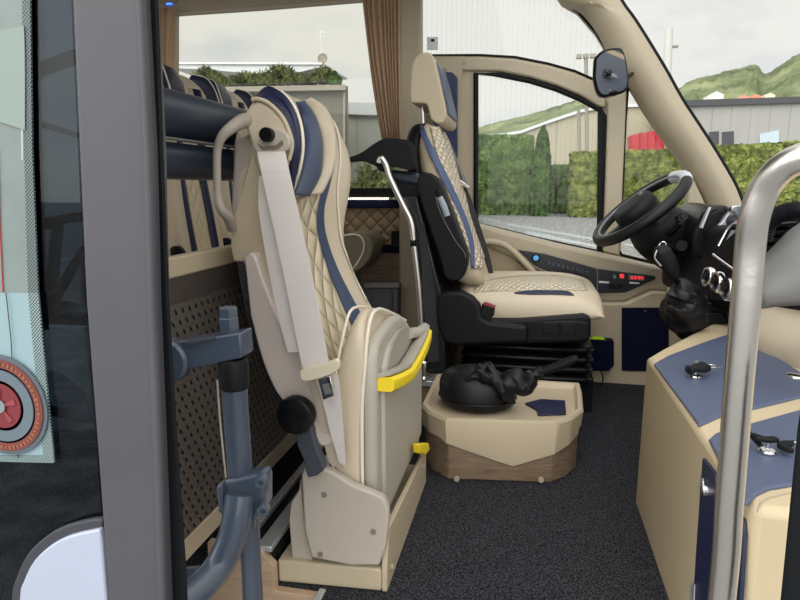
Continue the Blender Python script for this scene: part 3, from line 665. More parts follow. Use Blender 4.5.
# ================================================================== HANDBRAKE BOX
BZ = .182
hb = thing('handbrake_box', (-.05, 1.7, 0), 'beige topped wood grain box on the floor carrying the handbrake lever', 'box')
base = [aZ(u, v, 0) for u, v in ((424, 462), (430, 470), (447, 480), (552, 483.5), (566, 478), (577, 468), (576, 446))]
far = [(base[-1].x, 1.93, 0), (base[0].x, 1.93, 0)]
base = [Vector(p) for p in base]+[Vector(p) for p in far]
cx, cy = -.05, 1.73
slab('wood_body', [Vector((cx+(p.x-cx)*.985, cy+(p.y-cy)*.985, 0.001)) for p in base], (0, 0, BZ-.03), WOODB, hb, bev=.004)
def rim(z, s): return [Vector((cx+(p.x-cx)*s, cy+(p.y-cy)*s, z)) for p in base]
# the tray lip dips to a point at the middle of its front
bot = rim(0, 1.02); n_ = len(bot); bm = bmesh.new(); topz = BZ
def lipz(p):
    t = abs(p.x-(-.02))/.2; return .048+min(1, t)*.07 if p.y < 1.68 else .13
seq = []
for i in range(n_):
    a, b = bot[i], bot[(i+1) % n_]
    for k in range(8): seq.append(a.lerp(b, k/8))
vb = [bm.verts.new((p.x, p.y, lipz(p))) for p in seq]; vt_ = [bm.verts.new((cx+(p.x-cx)*1.02, cy+(p.y-cy)*1.02, topz-.008)) for p in seq]
vt2 = [bm.verts.new((cx+(p.x-cx)*1.0, cy+(p.y-cy)*1.0, topz)) for p in seq]; vi = [bm.verts.new((cx+(p.x-cx)*.95, cy+(p.y-cy)*.93, topz)) for p in seq]; vj = [bm.verts.new((cx+(p.x-cx)*.92, cy+(p.y-cy)*.89, topz-.016)) for p in seq]
for A, B in ((vb, vt_), (vt_, vt2), (vt2, vi), (vi, vj)):
    for i in range(len(A)): bm.faces.new((A[i], A[(i+1) % len(A)], B[(i+1) % len(A)], B[i]))
bm.faces.new(vj)
link('tray_top', bm, BEIGE2, hb, smooth=30)
for u, v in ((457, 478), (541, 479)): disc('screw_cap', aZ(u, v, .014)+Vector((0, -.002, 0)), (0, -1, 0), .008, .006, TRIM, hb)
slab('navy_inset', [aZ(u, v, BZ-.014) for u, v in ((525, 404), (541, 400), (565, 401.5), (566, 415), (538, 416), (537, 411))], (0, 0, .004), NAVYD, hb, bev=.001)
# black leather boot: dome plus folded sleeve and grip
bz0 = BZ-.016; c0 = aZ(474, 418, bz0)+Vector((0, .095, 0))
dome = []
for h, sx, sy, dx in ((0, .112, .09, 0), (.03, .113, .092, 0), (.065, .112, .09, -.004), (.092, .100, .08, -.010), (.110, .075, .06, -.016), (.120, .038, .035, -.02), (.122, .004, .005, -.02)):
    dome.append([(c0.x+dx+sx*math.cos(q)*(1+.03*math.sin(3*q)), c0.y+sy*math.sin(q), bz0+h*1.0) for q in [2*PI*j/20 for j in range(20)]])
boot = thing('handbrake_lever', (c0.x, c0.y, bz0), 'black handbrake lever in a wrinkled leather boot on the beige tray', 'lever')
loft('leather_dome', dome, BLKL, boot, closed=True, caps=True, sub=1, smooth=180)
tube('boot_piping', [Vector(dome[1][j])+Vector((0, 0, .004))*(1) for j in range(0, 20, 2)], .003, BLACKS, boot, closed=True, n=3)
yb = c0.y-.01
def wr(name, P_, R_, par, m=BLKL):
    bm = tube_bm([aY(u, v, y) for u, v, y in P_], R_, 6, 18)
    ctr = [v.co.copy() for v in bm.verts]
    for v in bm.verts:
        x, y, z = v.co; v.co += Vector((math.sin(x*210+z*120), math.sin(y*170+x*140+1), math.sin(z*230+x*90+2)))*.0045
    return link(name, bm, m, par, smooth=180, sub=1)
wr('boot_sleeve', [(468, 392, yb+.02), (482, 373, yb), (489, 366, yb), (492, 378, yb-.02), (500, 386, yb-.03), (510, 383, yb-.04), (516, 377, yb-.04), (524, 386, yb-.04), (531, 378, yb-.04), (542, 371, yb-.04)], [.035, .03, .012, .026, .034, .036, .026, .032, .022, .014], boot)
wr('boot_fold', [(462, 384, yb-.045), (476, 376, yb-.05), (492, 378, yb-.055), (502, 391, yb-.06), (513, 402, yb-.05)], [.006, .016, .016, .015, .008], boot)
wr('boot_fold', [(486, 366, yb-.03), (496, 378, yb-.045), (508, 394, yb-.05), (515, 400, yb-.04)], [.008, .016, .018, .008], boot)
tube('hand_grip', [aY(538, 373, yb-.04), aY(556, 367, yb-.04), aY(572, 360.5, yb-.04), aY(578, 358, yb-.04)], [.013, .0125, .0125, .009], BLACKR, boot, n=4)

# ================================================================== DRIVER SIDE SILL, SWITCHES, POCKETS
SYL = 2.56
sill = slab('trim_13', onY([(474, 224), (500, 231), (560, 246), (620, 259), (666, 270), (668, 292), (650, 290), (625, 302), (600, 302), (596, 292), (560, 282), (528, 266), (480, 243), (474, 240)], SYL), (0, .15, 0), TRIM, bev=.012, seg=3)
struct(sill)
t = thing('switch_panel', tuple(aY(590, 290, SYL)), 'black switch panel with buttons, a blue lit knob and red display under the driver window', 'control panel')
slab('panel', onY([(518, 250), (545, 254), (598, 269), (655, 276), (656, 279), (625, 292.5), (600, 293), (592, 289), (560, 276), (534, 265)], SYL-.012), (0, .03, 0), mat('panel slate', (24, 28, 38), .4), t, bev=.003)
disc('knob', aY(536, 258, SYL-.012), (0, -1, 0), .017, .016, BLACK, t)
disc('knob_light', aY(536, 258, SYL-.027), (0, -1, 0), .011, .003, mat('blue lit symbol', (80, 150, 210), .3, emit=.5), t)
BTN = mat('button grey', (52, 56, 66), .4)
for k in range(9):
    u = 547+k*4.75; v = 263+k*1.25
    slab('push_button', onY([(u, v-2.2), (u+3.8, v-1.3), (u+3.8, v+2.8), (u, v+1.8)], SYL-.02), (0, .012, 0), BTN, t, bev=.0015)
slab('module_seam', onY([(597, 269), (598, 269), (598, 293), (597, 292)], SYL-.015), (0, .005, 0), GREYD, t, bev=0)
slab('red_switch', onY([(620, 274), (624, 274.5), (624, 278.5), (620, 278)], SYL-.02), (0, .01, 0), mat('red lit switch', (230, 60, 60), .3, emit=.8), t, bev=.001)
slab('green_light', onY([(613.5, 275), (616, 275.2), (616, 278.5), (613.5, 278.2)], SYL-.016), (0, .006, 0), mat('green lit switch', (60, 130, 100), .3, emit=.2), t, bev=0)
d_ = slab('display', onY([(628.5, 274.5), (645, 276.5), (645, 281), (628.5, 280)], SYL-.018), (0, .01, 0), GREYD, t, bev=.001)
for u in (631, 634.5, 638, 641): slab('display_digit', onY([(u, 276.3), (u+2, 276.6), (u+2, 279.3), (u, 279)], SYL-.0195), (0, .002, 0), mat('red digits', (230, 40, 40), .3, emit=1.2), d_, bev=0)
for u, v in ((599, 281), (629.5, 281.8)): slab('white_tag', onY([(u, v), (u+10, v+.6), (u+10, v+2.4), (u, v+1.8)], SYL-.015), (0, .004, 0), WHITE, t, bev=0)
for u in (612, 619.5): disc('socket', aY(u, 286, SYL-.012), (0, -1, 0), .012, .01, BLACK, t)
# door bin with its beige bow
t = thing('armrest_bow', tuple(aY(505, 290, 2.6)), 'curved beige moulded grab bow of the side pocket behind the driver seat', 'handle')
tube('bow', [aY(u, v, 2.53) for u, v in ((478, 243), (490, 241.5), (503, 244), (513, 251), (524, 262), (536, 275))], .017, TRIM, t, flat=.8)
slab('pocket_wall', onY([(478, 246), (500, 246), (512, 256), (530, 274), (530, 290), (478, 290)], 2.58), (0, .02, 0), mat('shaded trim', (176, 160, 132), .55), t, bev=.003)
# lower side trim
struct(slab('trim_14', onY([(585, 300), (600, 303), (626, 303), (652, 291), (700, 296), (720, 300), (720, 400), (585, 392)], 2.53), (0, .17, 0), BEIGE2, bev=.01))
t = thing('fuse_cover', tuple(aY(646, 372, 2.59)), 'navy felt covered hatch low in the beige side trim below the switches', 'hatch')
slab('panel', onY([(622, 308), (669, 308), (669, 372), (622, 371)], 2.52), (0, .014, 0), NAVYF, t, bev=.003)
disc('latch', aY(645, 311, 2.52), (0, -1, 0), .004, .004, CHROME, t)
t = thing('door_pocket', tuple(aY(605, 372, 2.56)), 'small navy storage pocket beside the driver seat bellows', 'pocket')
slab('pocket', onY([(590, 340), (614, 341), (614, 366), (609, 371.5), (590, 371)], 2.48), (0, .06, 0), NAVYF, t, bev=.004)
rows = []
for i in range(6):
    a = aY(588+i*3.4, 338-2.4*math.sin(i/5*PI)+(i % 2), 2.50); b = aY(588+i*3.4, 344, 2.51); rows.append([a, a.lerp(b, .5)+Vector((0, -.006, 0)), b])
tag(loft('safety_vest', rows, HIVIS, None, solid=.006), 'bright lime folded cloth sticking out of the navy pocket', 'vest')
tag(tube('black_cable', [aY(u, v, 2.46) for u, v in ((594, 389), (600, 386), (603, 379), (601, 371))], .0025, BLACK), 'thin black cable looping from the floor beside the seat bellows', 'cable')

# ================================================================== STEERING WHEEL AND DASHBOARD
cw = Vector((.38, 2.25, .728)); ax = Vector((-math.sin(math.radians(40)), -.13, math.cos(math.radians(40)))).normalized(); e2 = Vector((0, 1, 0)); e2 = (e2-ax*e2.dot(ax)).normalized(); e1 = e2.cross(ax); WR = .172
st = thing('steering_wheel', tuple(cw-ax*.2), 'black leather steering wheel with a silver insert at the top of the rim', 'steering wheel')
def wp(q, r=WR, h=0): return cw+e1*(r*math.cos(q))+e2*(r*math.sin(q))+ax*h
tube('rim', [wp(2*PI*k/24) for k in range(24)], .0195, BLKL, st, closed=True, n=3)
tube('rim_insert', [wp(q) for q in (-.42, -.2, 0, .2, .42)], .0208, mat('silver plastic', (190, 196, 206), .35), st, n=5)
tube('rim_inlay', [wp(q, WR-.013, .011) for q in [2*PI*k/24 for k in range(24)]], .005, mat('grey inlay', (120, 124, 128), .4), st, closed=True, n=3)
q = [(-.085, -.06), (-.05, -.085), (.03, -.082), (.06, -.05), (.068, 0), (.06, .05), (.03, .082), (-.05, .085), (-.085, .06), (-.095, 0)]
rows = []
for h, s in ((-.06, .75), (-.02, .95), (.012, 1.0), (.034, .92), (.042, .7), (.044, .05)): rows.append([cw+e1*(a*s)+e2*(b*s)+ax*h for a, b in q])
hub = loft('hub', rows, BLACK, st, closed=True, caps=True, sub=1, smooth=180)
for s in (-1, 1):
    slab('spoke', [cw+e1*a+e2*(s*b)+ax*(-.004) for a, b in ((-.02, .07), (.02, .07), (.012, WR), (-.014, WR))], -ax*.014, BLACK, st, bev=.004)
slab('spoke', [cw+e1*a+e2*b-ax*.004 for a, b in ((-.06, -.02), (-.06, .02), (-WR, .014), (-WR, -.014))], -ax*.014, BLACK, st, bev=.004)
slab('emblem', [cw+e1*a+e2*b+ax*.043 for a, b in ((.024, -.012), (.038, -.012), (.038, .012), (.024, .012))], ax*.002, CHROME, hub, bev=0)
rows = []
for h, sx, sy, dx in ((-.03, .07, .09, 0), (-.07, .10, .105, .005), (-.13, .11, .105, .01), (-.19, .10, .10, .02), (-.26, .09, .09, .03), (-.34, .085, .09, .04)):
    rows.append([cw+ax*h+e1*(dx+sx*math.cos(p))+e2*(sy*math.sin(p)) for p in [2*PI*j/16 for j in range(16)]])
cl = thing('steering_column', tuple(cw-ax*.34), 'bulky black steering column shroud under the wheel', 'steering column')
loft('shroud', rows, BLACK, cl, closed=True, caps=True, sub=1, smooth=180)
cpt = aY(682, 226, 2.1)
tube('stalk', [aY(665, 236, 2.2), aY(674, 230, 2.12), aY(680, 222, 2.08)], [.011, .010, .010], BLACK, cl)
for u, v in ((681, 217), (678.5, 219)): disc('stalk_knob', aY(u, v, 2.06), (.3, -1, .2), .013, .02, BLACKS, cl)
tube('stalk', [aY(676, 252, 2.12), aY(668, 246, 2.05), aY(660, 243, 2.03)], [.01, .009, .006], BLACK, cl)
tube('ignition_ring', [aY(u, v, 2.03) for u, v in ((658, 250), (660, 244), (664, 242), (666, 246), (663, 252))], .003, CHROME, cl, closed=True)
disc('lock_housing', aY(684, 246, 2.10), (-.5, -1, .1), .018, .03, BLACK, cl)

# gear lever
gl_ = thing('gear_lever', tuple(aY(690, 320, 1.85)), 'black gear lever with a slanted grip and soft gaiter', 'gear lever')
tube('gear_knob', [aY(u, v, 1.82) for u, v in ((660, 246), (662, 252), (667, 261), (672, 270), (675, 278))], [.014, .025, .026, .022, .012], BLACK, gl_, flat=.8)
tube('knob_trim', [aY(u, v, 1.80) for u, v in ((657, 250), (655, 258), (661, 266))], .003, CHROME, gl_)
tube('shaft', [aY(672, 272, 1.82), aY(680, 288, 1.84)], .008, BLACKS, gl_, smoothpts=False)
wr('gaiter', [(677, 281, 1.84), (683, 287, 1.84), (684, 297, 1.85), (686, 310, 1.86), (690, 324, 1.87)], [.015, .035, .05, .06, .055], gl_)
wr('gaiter_fold', [(668, 292, 1.79), (680, 297, 1.78), (696, 295, 1.78)], [.008, .016, .01], gl_)
wr('gaiter_fold', [(668, 306, 1.78), (682, 311, 1.77), (699, 304, 1.77)], [.01, .018, .012], gl_)

# dashboard body (continues behind the pole, out of frame)
db = thing('dashboard', (.95, 1.9, .2), 'black dashboard with silver trims, vents and a centre screen below the windscreen', 'dashboard')
top_ = [(.52, 2.50), (.49, 2.35), (.53, 2.15), (.55, 1.95), (.66, 1.8), (.78, 1.62), (.88, 1.5), (1.2, 1.45), (1.2, 2.3), (.9, 2.66)]
slab('dash_body', [Vector((x, y, .44)) for x, y in top_], (0, 0, .25), BLACK, db, bev=.03, seg=3)
slab('dash_top', [Vector((x+.04, y-.0, .685)) for x, y in top_], (0, 0, .035), mat('slate dash top', (60, 66, 76), .4), db, bev=.016, seg=3)
# instrument hood with silver struts
q = onY([(694, 232), (702, 214), (713, 206), (727, 205), (733, 212), (728, 222), (718, 244), (706, 262), (697, 258), (692, 246)], 2.05)
slab('instrument_hood', q, (0, .38, 0), BLACKS, db, bev=.01)
slab('hood_recess', onY([(706, 216), (722, 208), (726, 212), (722, 226), (713, 244), (706, 240), (703, 228)], 2.04), (0, .03, 0), BLACK, db, bev=.006)
slab('silver_strut', onY([(700, 228), (709, 208), (711.5, 207), (703, 229)], 2.03), (0, .02, 0), ALU, db, bev=.002)
slab('silver_strut', onY([(713, 231), (722, 222), (733, 207), (737, 206), (739, 211), (727, 226), (716, 234)], 2.0), (0, .02, 0), ALU, db, bev=.003)
slab('silver_strut', onY([(732, 206), (742, 205), (744, 209), (736, 213), (731, 212)], 1.96), (0, .03, 0), CHROME, db, bev=.003)
slab('air_vent', onY([(738, 206), (748, 206), (746, 214), (735, 216)], 1.95), (0, .02, 0), mat('slate vent', (96, 104, 118), .4), db, bev=.002)
# centre screen facing the driver
sc = [aY(713, 252, 1.93), aY(726, 226, 1.95), aY(735, 220, 1.84), aY(748, 222, 1.68), aY(744, 280, 1.66), aY(727, 274, 1.80), aY(714, 259, 1.92)]
def quadslab(name, pts, th, m, par, **k):
    n_ = (pts[1]-pts[0]).cross(pts[-1]-pts[0]).normalized()
    if n_.dot(pts[0]-EYE) < 0: n_ = -n_
    return slab(name, pts, n_*th, m, par, **k)
s4 = [aY(714, 256, 1.76), aY(730, 226, 1.78), aY(754, 222, 1.68), aY(750, 278, 1.66)]
scr = quadslab('centre_screen', s4, .03, BLACKS, db, bev=.004)
def bil(a, b): return s4[0].lerp(s4[1], b).lerp(s4[3].lerp(s4[2], b), a)
nrm = (s4[1]-s4[0]).cross(s4[3]-s4[0]).normalized()
if nrm.dot(s4[0]-EYE) > 0: nrm = -nrm
quadslab('screen_glass', [bil(.14, .22)+nrm*.003, bil(.16, .84)+nrm*.003, bil(.9, .86)+nrm*.003, bil(.9, .14)+nrm*.003], .004, mat('screen glass', (120, 128, 136), .15, coat=.5), scr, bev=0)  # grey base colour stands in for the reflection on the display
tube('screen_trim', [bil(.02, .3)+nrm*.006, bil(.04, .8)+nrm*.006, bil(.2, 1.0)+nrm*.006, bil(.6, 1.03)+nrm*.006], .004, CHROME, scr)
tube('screen_trim', [bil(-.02, .02)+nrm*.004, bil(.4, -.02)+nrm*.006, bil(1, -.05)+nrm*.006], .0035, CHROME, scr)
slab('red_button', onY([(735.5, 221), (739.5, 220), (739.5, 223.5), (735, 224)], 1.80), (0, .01, 0), RED, scr, bev=.001)
for k, (u, v, Y) in enumerate(((707.6, 277, 1.86), (716.5, 282, 1.77), (727, 289, 1.68))):
    c = aY(u, v, Y); a_ = Vector((-.985, -.16, .1))
    kn = lathe('climate_knob', c, a_, [(.031, -.008), (.031, .0), (.028, .006), (.022, .006), (.021, .0), (0, 0)], CHROME, db)
    lathe('knob_face', c, a_, [(.021, -.005), (.020, .003), (.009, .004), (.008, .010), (0, .010)], BLACKS, kn)
slab('lower_console', onY([(680, 318), (697, 300), (712, 292), (735, 302), (742, 318), (730, 340), (700, 345), (682, 342), (676, 330)], 1.97), (0, .3, 0), BLACK, db, bev=.02, seg=3)
tube('console_trim', [aY(u, v, 1.955) for u, v in ((692, 340), (694, 318), (702, 307), (716, 303), (726, 312), (728, 322))], .004, BLACKS, db)
slab('console_socket', onY([(704, 314), (722, 312), (728, 320), (722, 327), (704, 330)], 1.95), (0, .03, 0), BLACK, db, bev=.004)
tube('red_cable', [aY(u, v, 2.0) for u, v in ((674, 326), (678, 331), (681, 337))], .006, RED, db)
# ribbed air duct and grille at the passenger side, with the big grey door of the glove box
t = thing('air_duct', tuple(aY(785, 235, 1.35)), 'ribbed black air hose arching over the vent grille right of the pole', 'hose')
dp = [aY(u, v, 1.32) for u, v in ((763, 240), (766, 228), (772, 219), (782, 213), (795, 210), (815, 208))]
cp = cr(dp, 9); rr_ = []
tube('hose', cp, [.018 if i % 2 else .0155 for i in range(len(cp))], BLACK, t, n=2, seg=12)
t = thing('vent_grille', tuple(aY(785, 262, 1.4)), 'black slatted air vent right of the steel pole', 'vent')
slab('housing', onY([(755, 222), (805, 214), (805, 236), (758, 276)], 1.42), (0, .05, 0), BLACKR, t, bev=.004)
for k in range(7):
    v = 222+k*7.5; x1 = 800-k*6.5
    slab('slat', onY([(765, v+3), (x1, v), (x1, v+3), (765, v+6)], 1.38), (0, .05, 0), BLACK, t, bev=.001)
box_ = db
gq = cr([aY(u, v, 1.30) for u, v in ((753, 296), (758, 276), (770, 262), (785, 245), (800, 229), (850, 200), (1000, 170))], 5)
gb = [aY(u, 298+2*math.sin(i/25*PI), 1.24) for i, u in enumerate([753, 756, 759, 762, 765, 768, 772, 775, 779, 782, 785, 789, 793, 797, 800, 804, 808, 820, 830, 840, 850, 880, 910, 940, 970, 1000, 1000, 1000, 1000, 1000, 1000][:len(gq)])]
rows = [[a.lerp(b, t_/6)+Vector((0, -.03*math.sin(t_/6*PI), 0)) for t_ in range(7)] for a, b in zip(gq, gb)]
loft('glove_box_panel', rows, GREYD, box_, solid=.02, smooth=180, label='large smooth grey glove box panel')
slab('glove_box_lip', onY([(752, 297), (1000, 300), (1000, 312), (800, 304), (752, 304)], 1.24), (0, .03, 0), mat('grey lip dark', (84, 82, 80), .5), box_, bev=.004)

# ================================================================== JUMP SEAT
js = thing('courier_seat', (-.37, 1.3, 0), 'folded cream and navy leather courier seat with tipped-up cushion and yellow grip', 'seat')
JZ = [1.012, .99, .94, .90, .85, .78, .70, .62, .54, .46, .38, .30]
XF = [-.545, -.515, -.49, -.468, -.452, -.452, -.465, -.455, -.425, -.385, -.35, -.32]
XR = [-.56, -.57, -.575, -.57, -.565, -.56, -.56, -.56, -.535, -.505, -.475, -.45]
YN = [1.28, 1.19, 1.13, 1.08, 1.055, 1.05, 1.05, 1.05, 1.05, 1.055, 1.06, 1.06]
YFr = [1.55, 1.58, 1.595, 1.595, 1.575, 1.55, 1.515, 1.515, 1.535, 1.55, 1.56, 1.56]
rows = []
for z, xf, xr, y0, y1 in zip(JZ, XF, XR, YN, YFr):
    w_ = y1-y0; b = .03 if z < .97 else .01
    rows.append([(xr, y0+.03, z), (xr+.02, y0+.004, z), (xf-.035, y0, z), (xf-.004, y0+.02, z), (xf+.004, y0+w_*.14, z), (xf-b, y0+w_*.28, z), (xf-b-.008, y0+w_*.5, z), (xf-b, y0+w_*.72, z), (xf+.004, y0+w_*.86, z), (xf-.004, y1-.02, z), (xf-.035, y1, z), (xr+.02, y1-.004, z), (xr, y1-.03, z), (xr-.006, (y0+y1)/2, z)])
rows = rows[::-1]
jb = loft('backrest', rows, BEIGE, js, closed=True, caps=True, sub=2, smooth=180)
tj = tree_of(jb)
QL = [(312, 200), (310, 225), (316, 260), (326, 300), (336, 335), (345, 372)]
QR_ = [(324, 186), (318, 212), (322, 245), (333, 283), (345, 318), (355, 340)]
drape('quilted_panel', tj, [(284, 205), (288, 240), (296, 280), (308, 320), (322, 350), (338, 378)], [(322, 188), (317, 214), (321, 246), (332, 284), (344, 318), (356, 340)], QJ, jb, off=.001, th=.002, cols=10)
drape('navy_stripe', tj, [(332, 166), (323, 186), (317, 208), (316.5, 228), (321, 250), (329, 274), (340, 300), (352, 327)], [(333, 167), (328, 187), (323, 208), (323.5, 228), (329, 249), (338, 272), (349, 294), (363, 320)], NAVY, jb, off=.003, th=.003)
drape('outer_seam', tj, [(318, 110), (328, 118), (336, 132), (339, 158), (336, 188), (337, 215), (340, 240), (349, 265), (360, 288), (372, 312)], [(319, 109), (329, 117), (337.4, 131), (340.4, 158), (337.4, 188), (338.4, 215), (341.4, 240), (350.4, 265), (361.4, 288), (373.4, 311)], CREAM, jb, off=.003, th=.002)
# cream head pillow between the wing and the outer roll
drape('head_pillow', tj, [(299, 105), (310, 112), (318, 128), (321, 150), (318, 172), (306, 194)], [(310, 104), (325, 113), (333, 130), (335, 150), (330, 170), (318, 192)], BEIGE, jb, off=.004, th=.003, bulge=.018, cols=8)
drape('head_navy_band', tj, [(292, 104), (298, 116), (301, 133), (301, 152), (297, 172), (289, 194)], [(301, 108), (312, 120), (318, 138), (319, 156), (316, 176), (304, 196)], NAVY, jb, off=.010, th=.004, bulge=.012)
# navy side wing sweeping forward at the near side
WA = [(263, 97), (272, 90), (283, 93), (294, 106), (301, 125), (303, 147), (300, 168), (295, 184), (290, 197)]
WB = [(256, 106), (264, 103), (274, 108), (283, 119), (289, 134), (291, 150), (289, 168), (288, 184), (287, 195)]
ya = [1.13, 1.12, 1.10, 1.08, 1.07, 1.065, 1.065, 1.075, 1.09]; yb_ = [1.06, 1.05, 1.045, 1.04, 1.04, 1.04, 1.045, 1.05, 1.06]
A_ = cr([aY(u, v, y) for (u, v), y in zip(WA, ya)], 4); B_ = cr([aY(u, v, y) for (u, v), y in zip(WB, yb_)], 4)
rows = [[b.lerp(a, t_/6)+Vector((-.012*math.sin(t_/6*PI), .02*math.sin(t_/6*PI), 0)) for t_ in range(7)] for a, b in zip(A_, B_)]
wing = loft('head_wing', rows, NAVYD, js, solid=.012, off=-1, smooth=180)  # shadow inside the wing is put into the darker navy
tube('wing_piping', A_, .0032, CREAM, wing, n=2, seg=8)
# beige shoulder with the belt outlet
q = crp([(240, 119), (248, 108), (256, 101), (266, 104), (277, 113), (286, 126), (291, 142), (289, 158), (284, 172), (276, 182), (262, 176), (254, 160), (250, 140), (245, 128)], 3)
sh = slab('shoulder_cover', onY(q, 1.035), (0, .05, 0), BEIGE, js, bev=.014, seg=4)
tube('shoulder_piping', onY([(252, 100), (258, 99), (268, 103), (279, 113), (287, 126), (292, 144), (289, 160)], 1.034), .004, BEIGE2, sh)
q = crp([(252, 146), (256, 141), (262, 136), (265, 129), (274, 128), (283, 131), (289, 138), (289, 147), (284, 152), (270, 154), (257, 153)], 3)
slab('belt_outlet', onY(q, 1.02), (0, .03, 0), GREYP, sh, bev=.006, seg=3)
slab('outlet_slot', onY([(257, 143.5), (262, 146.5), (276, 145), (282, 140), (283, 144), (277, 149), (262, 150)], 1.018), (0, .004, 0), mat('slot shadow brown', (120, 104, 90), .6), sh, bev=0)
disc('adjuster_knob', aY(268.5, 135, 1.02), (0, -1, 0), .0125, .014, BLACKS, sh)
# side of the back: beige strip, black mesh, plastic shield
q = [(247, 128), (252, 130), (257, 150), (264, 178), (276, 240), (290, 300), (305, 355), (318, 400), (330, 436), (318, 440), (298, 400), (276, 350), (258, 300), (243, 262), (233, 262), (230, 245), (234, 215), (243, 182), (251, 152)]
slab('side_leather', onY(q, 1.045), (0, .03, 0), BEIGE2, js, bev=.008, seg=3)
slab('back_mesh', onY([(234, 250), (240, 246), (252, 250), (256, 300), (270, 350), (286, 400), (290, 424), (280, 412), (262, 368), (246, 320), (238, 280)], 1.05), (0, .45, 0), MESH, js, bev=.004)
slab('grey_back_shell', onY([(233, 141), (246, 134), (255, 142), (254, 170), (244, 210), (236, 242), (230, 232), (231, 190)], 1.06), (0, .42, 0), GREYP, js, bev=.008)
q = crp([(244, 258), (249, 253), (255, 257), (262, 278), (274, 308), (289, 336), (304, 356), (314, 372), (322, 392), (331, 420), (334, 440), (320, 446), (306, 420), (290, 408), (276, 392), (262, 360), (250, 315)], 3)
slab('side_shield', onY(q, 1.02), (0, .035, 0), GREYS, js, bev=.009, seg=4)
# grab handle
tube('grab_handle', [aY(u, v, y) for u, v, y in ((252, 120, 1.05), (243, 121, 1.03), (231, 128, 1.0), (222, 137, .99), (217.5, 150, .99), (217, 170, .99), (217.5, 195, .99), (221, 209, .99), (228, 217, 1.01), (232, 228, 1.04))], [.014, .013, .0105, .0085, .0072, .007, .007, .0085, .010, .010], mat('handle grey', (166, 156, 146), .45), js, n=5)
# belts
def belt(name, cl_, ws, ys, th=.0018):
    L_ = [(u-w_/2, v) for (u, v), w_ in zip(cl_, ws)]; R2 = [(u+w_/2, v) for (u, v), w_ in zip(cl_, ws)]
    return strip(name, L_, R2, ys, STRAP, js, th=th)
belt('shoulder_belt', [(270, 146), (275, 170), (285, 215), (297, 270), (308, 325), (316, 368)], [28, 28, 28, 28, 28, 27], [1.03, 1.0, .99, .985, .985, .985])
belt('shoulder_belt', [(264, 176), (269, 210), (278, 255), (288, 310), (296, 352)], [10, 20, 24, 22, 16], [1.03, 1.012, 1.005, 1.0, 1.0])
L_ = [(313, 372), (322, 398), (330, 430), (339, 462)]; R2 = [(338, 374), (341, 400), (343.5, 430), (346, 466)]
strip('lap_belt', L_, R2, [.99, 1.0, 1.01, 1.02], STRAP, js)
strip('lap_belt', [(308, 372), (314, 398), (321, 430), (329, 462)], [(322, 376), (328, 400), (337, 432), (344, 470)], [1.0, 1.01, 1.02, 1.03], mat('warm webbing', (186, 172, 156), .7), js)
slab('belt_slider', onY(crp([(299, 372), (303, 369), (325, 364), (336, 359), (339, 364), (337, 371), (322, 378), (305, 382), (300, 379)], 2), .975), (0, .014, 0), mat('cream plastic', (216, 204, 180), .45), js, bev=.004, seg=3)
q = [(318, 379), (330, 376), (334, 396), (323, 400)]
slab('belt_tongue', onY(q, .978), (0, .004, 0), CHROME, js, bev=.001)
slab('tongue_slot', onY([(322, 385), (329, 383), (331, 393), (325, 395)], .9775), (0, .004, 0), GREYD, js, bev=0)
# pivot disc and arm
slab('hinge_arm', onY(crp([(294, 428), (310, 425), (313, 438), (318, 452), (324, 470), (308, 478), (304, 462), (297, 446)], 2), 1.0), (0, .02, 0), mat('dark grey metal', (62, 66, 76), .45), js, bev=.003)
lathe('pivot_cap', aY(298, 413, 1.0), (0, -1, 0), [(0, 0), (.036, 0), (.037, .012), (.034, .02), (.03, .022), (0, .021)], BLACKS, js, seg=32)
# tipped-up cushion: leather pad and grey moulded underside
PX0, PX1 = -.362, -.305
def padsec(y, top_, xr0, xr1, bot=.11):
    xm = (xr0+xr1)/2
    return [(xr0, y, bot), (xr0-.004, y, .2), (xr0-.004, y, .36), (xr0+.012, y, top_-.07), (xr0+.035, y, top_-.02), (xm+.02, y, top_), (xr1+.01, y, top_-.004), (xr1+.012, y, top_-.06), (xr1, y, .36), (xr1, y, .2), (xr1, y, bot)]
rows = [[(x*.75+(-.335)*.25, y, z) for x, y, z in padsec(1.057, .50, PX0, PX1)]]+[padsec(y, t_, PX0, PX1) for y, t_ in ((1.062, .525), (1.075, .553), (1.11, .572), (1.16, .565), (1.22, .55), (1.28, .532), (1.36, .505), (1.44, .475), (1.52, .45), (1.535, .43))]
cus = loft('seat_cushion', rows, BEIGE, js, closed=True, caps=True, sub=1, smooth=180)
tube('cushion_piping', [(PX1+.003, 1.062, .12), (PX1+.003, 1.062, .36), (PX1+.01, 1.064, .47), (PX1+.014, 1.075, .535), (PX1+.016, 1.11, .562), (PX1+.016, 1.2, .548), (PX1+.016, 1.42, .478)], .004, CREAM, cus, seg=8)
tube('cushion_piping', [(PX0+.002, 1.060, .12), (PX0-.002, 1.060, .36), (PX0+.010, 1.060, .45), (PX0+.025, 1.068, .53), (PX0+.032, 1.1, .568), (PX0+.036, 1.2, .553)], .003, CREAM, cus, seg=8)
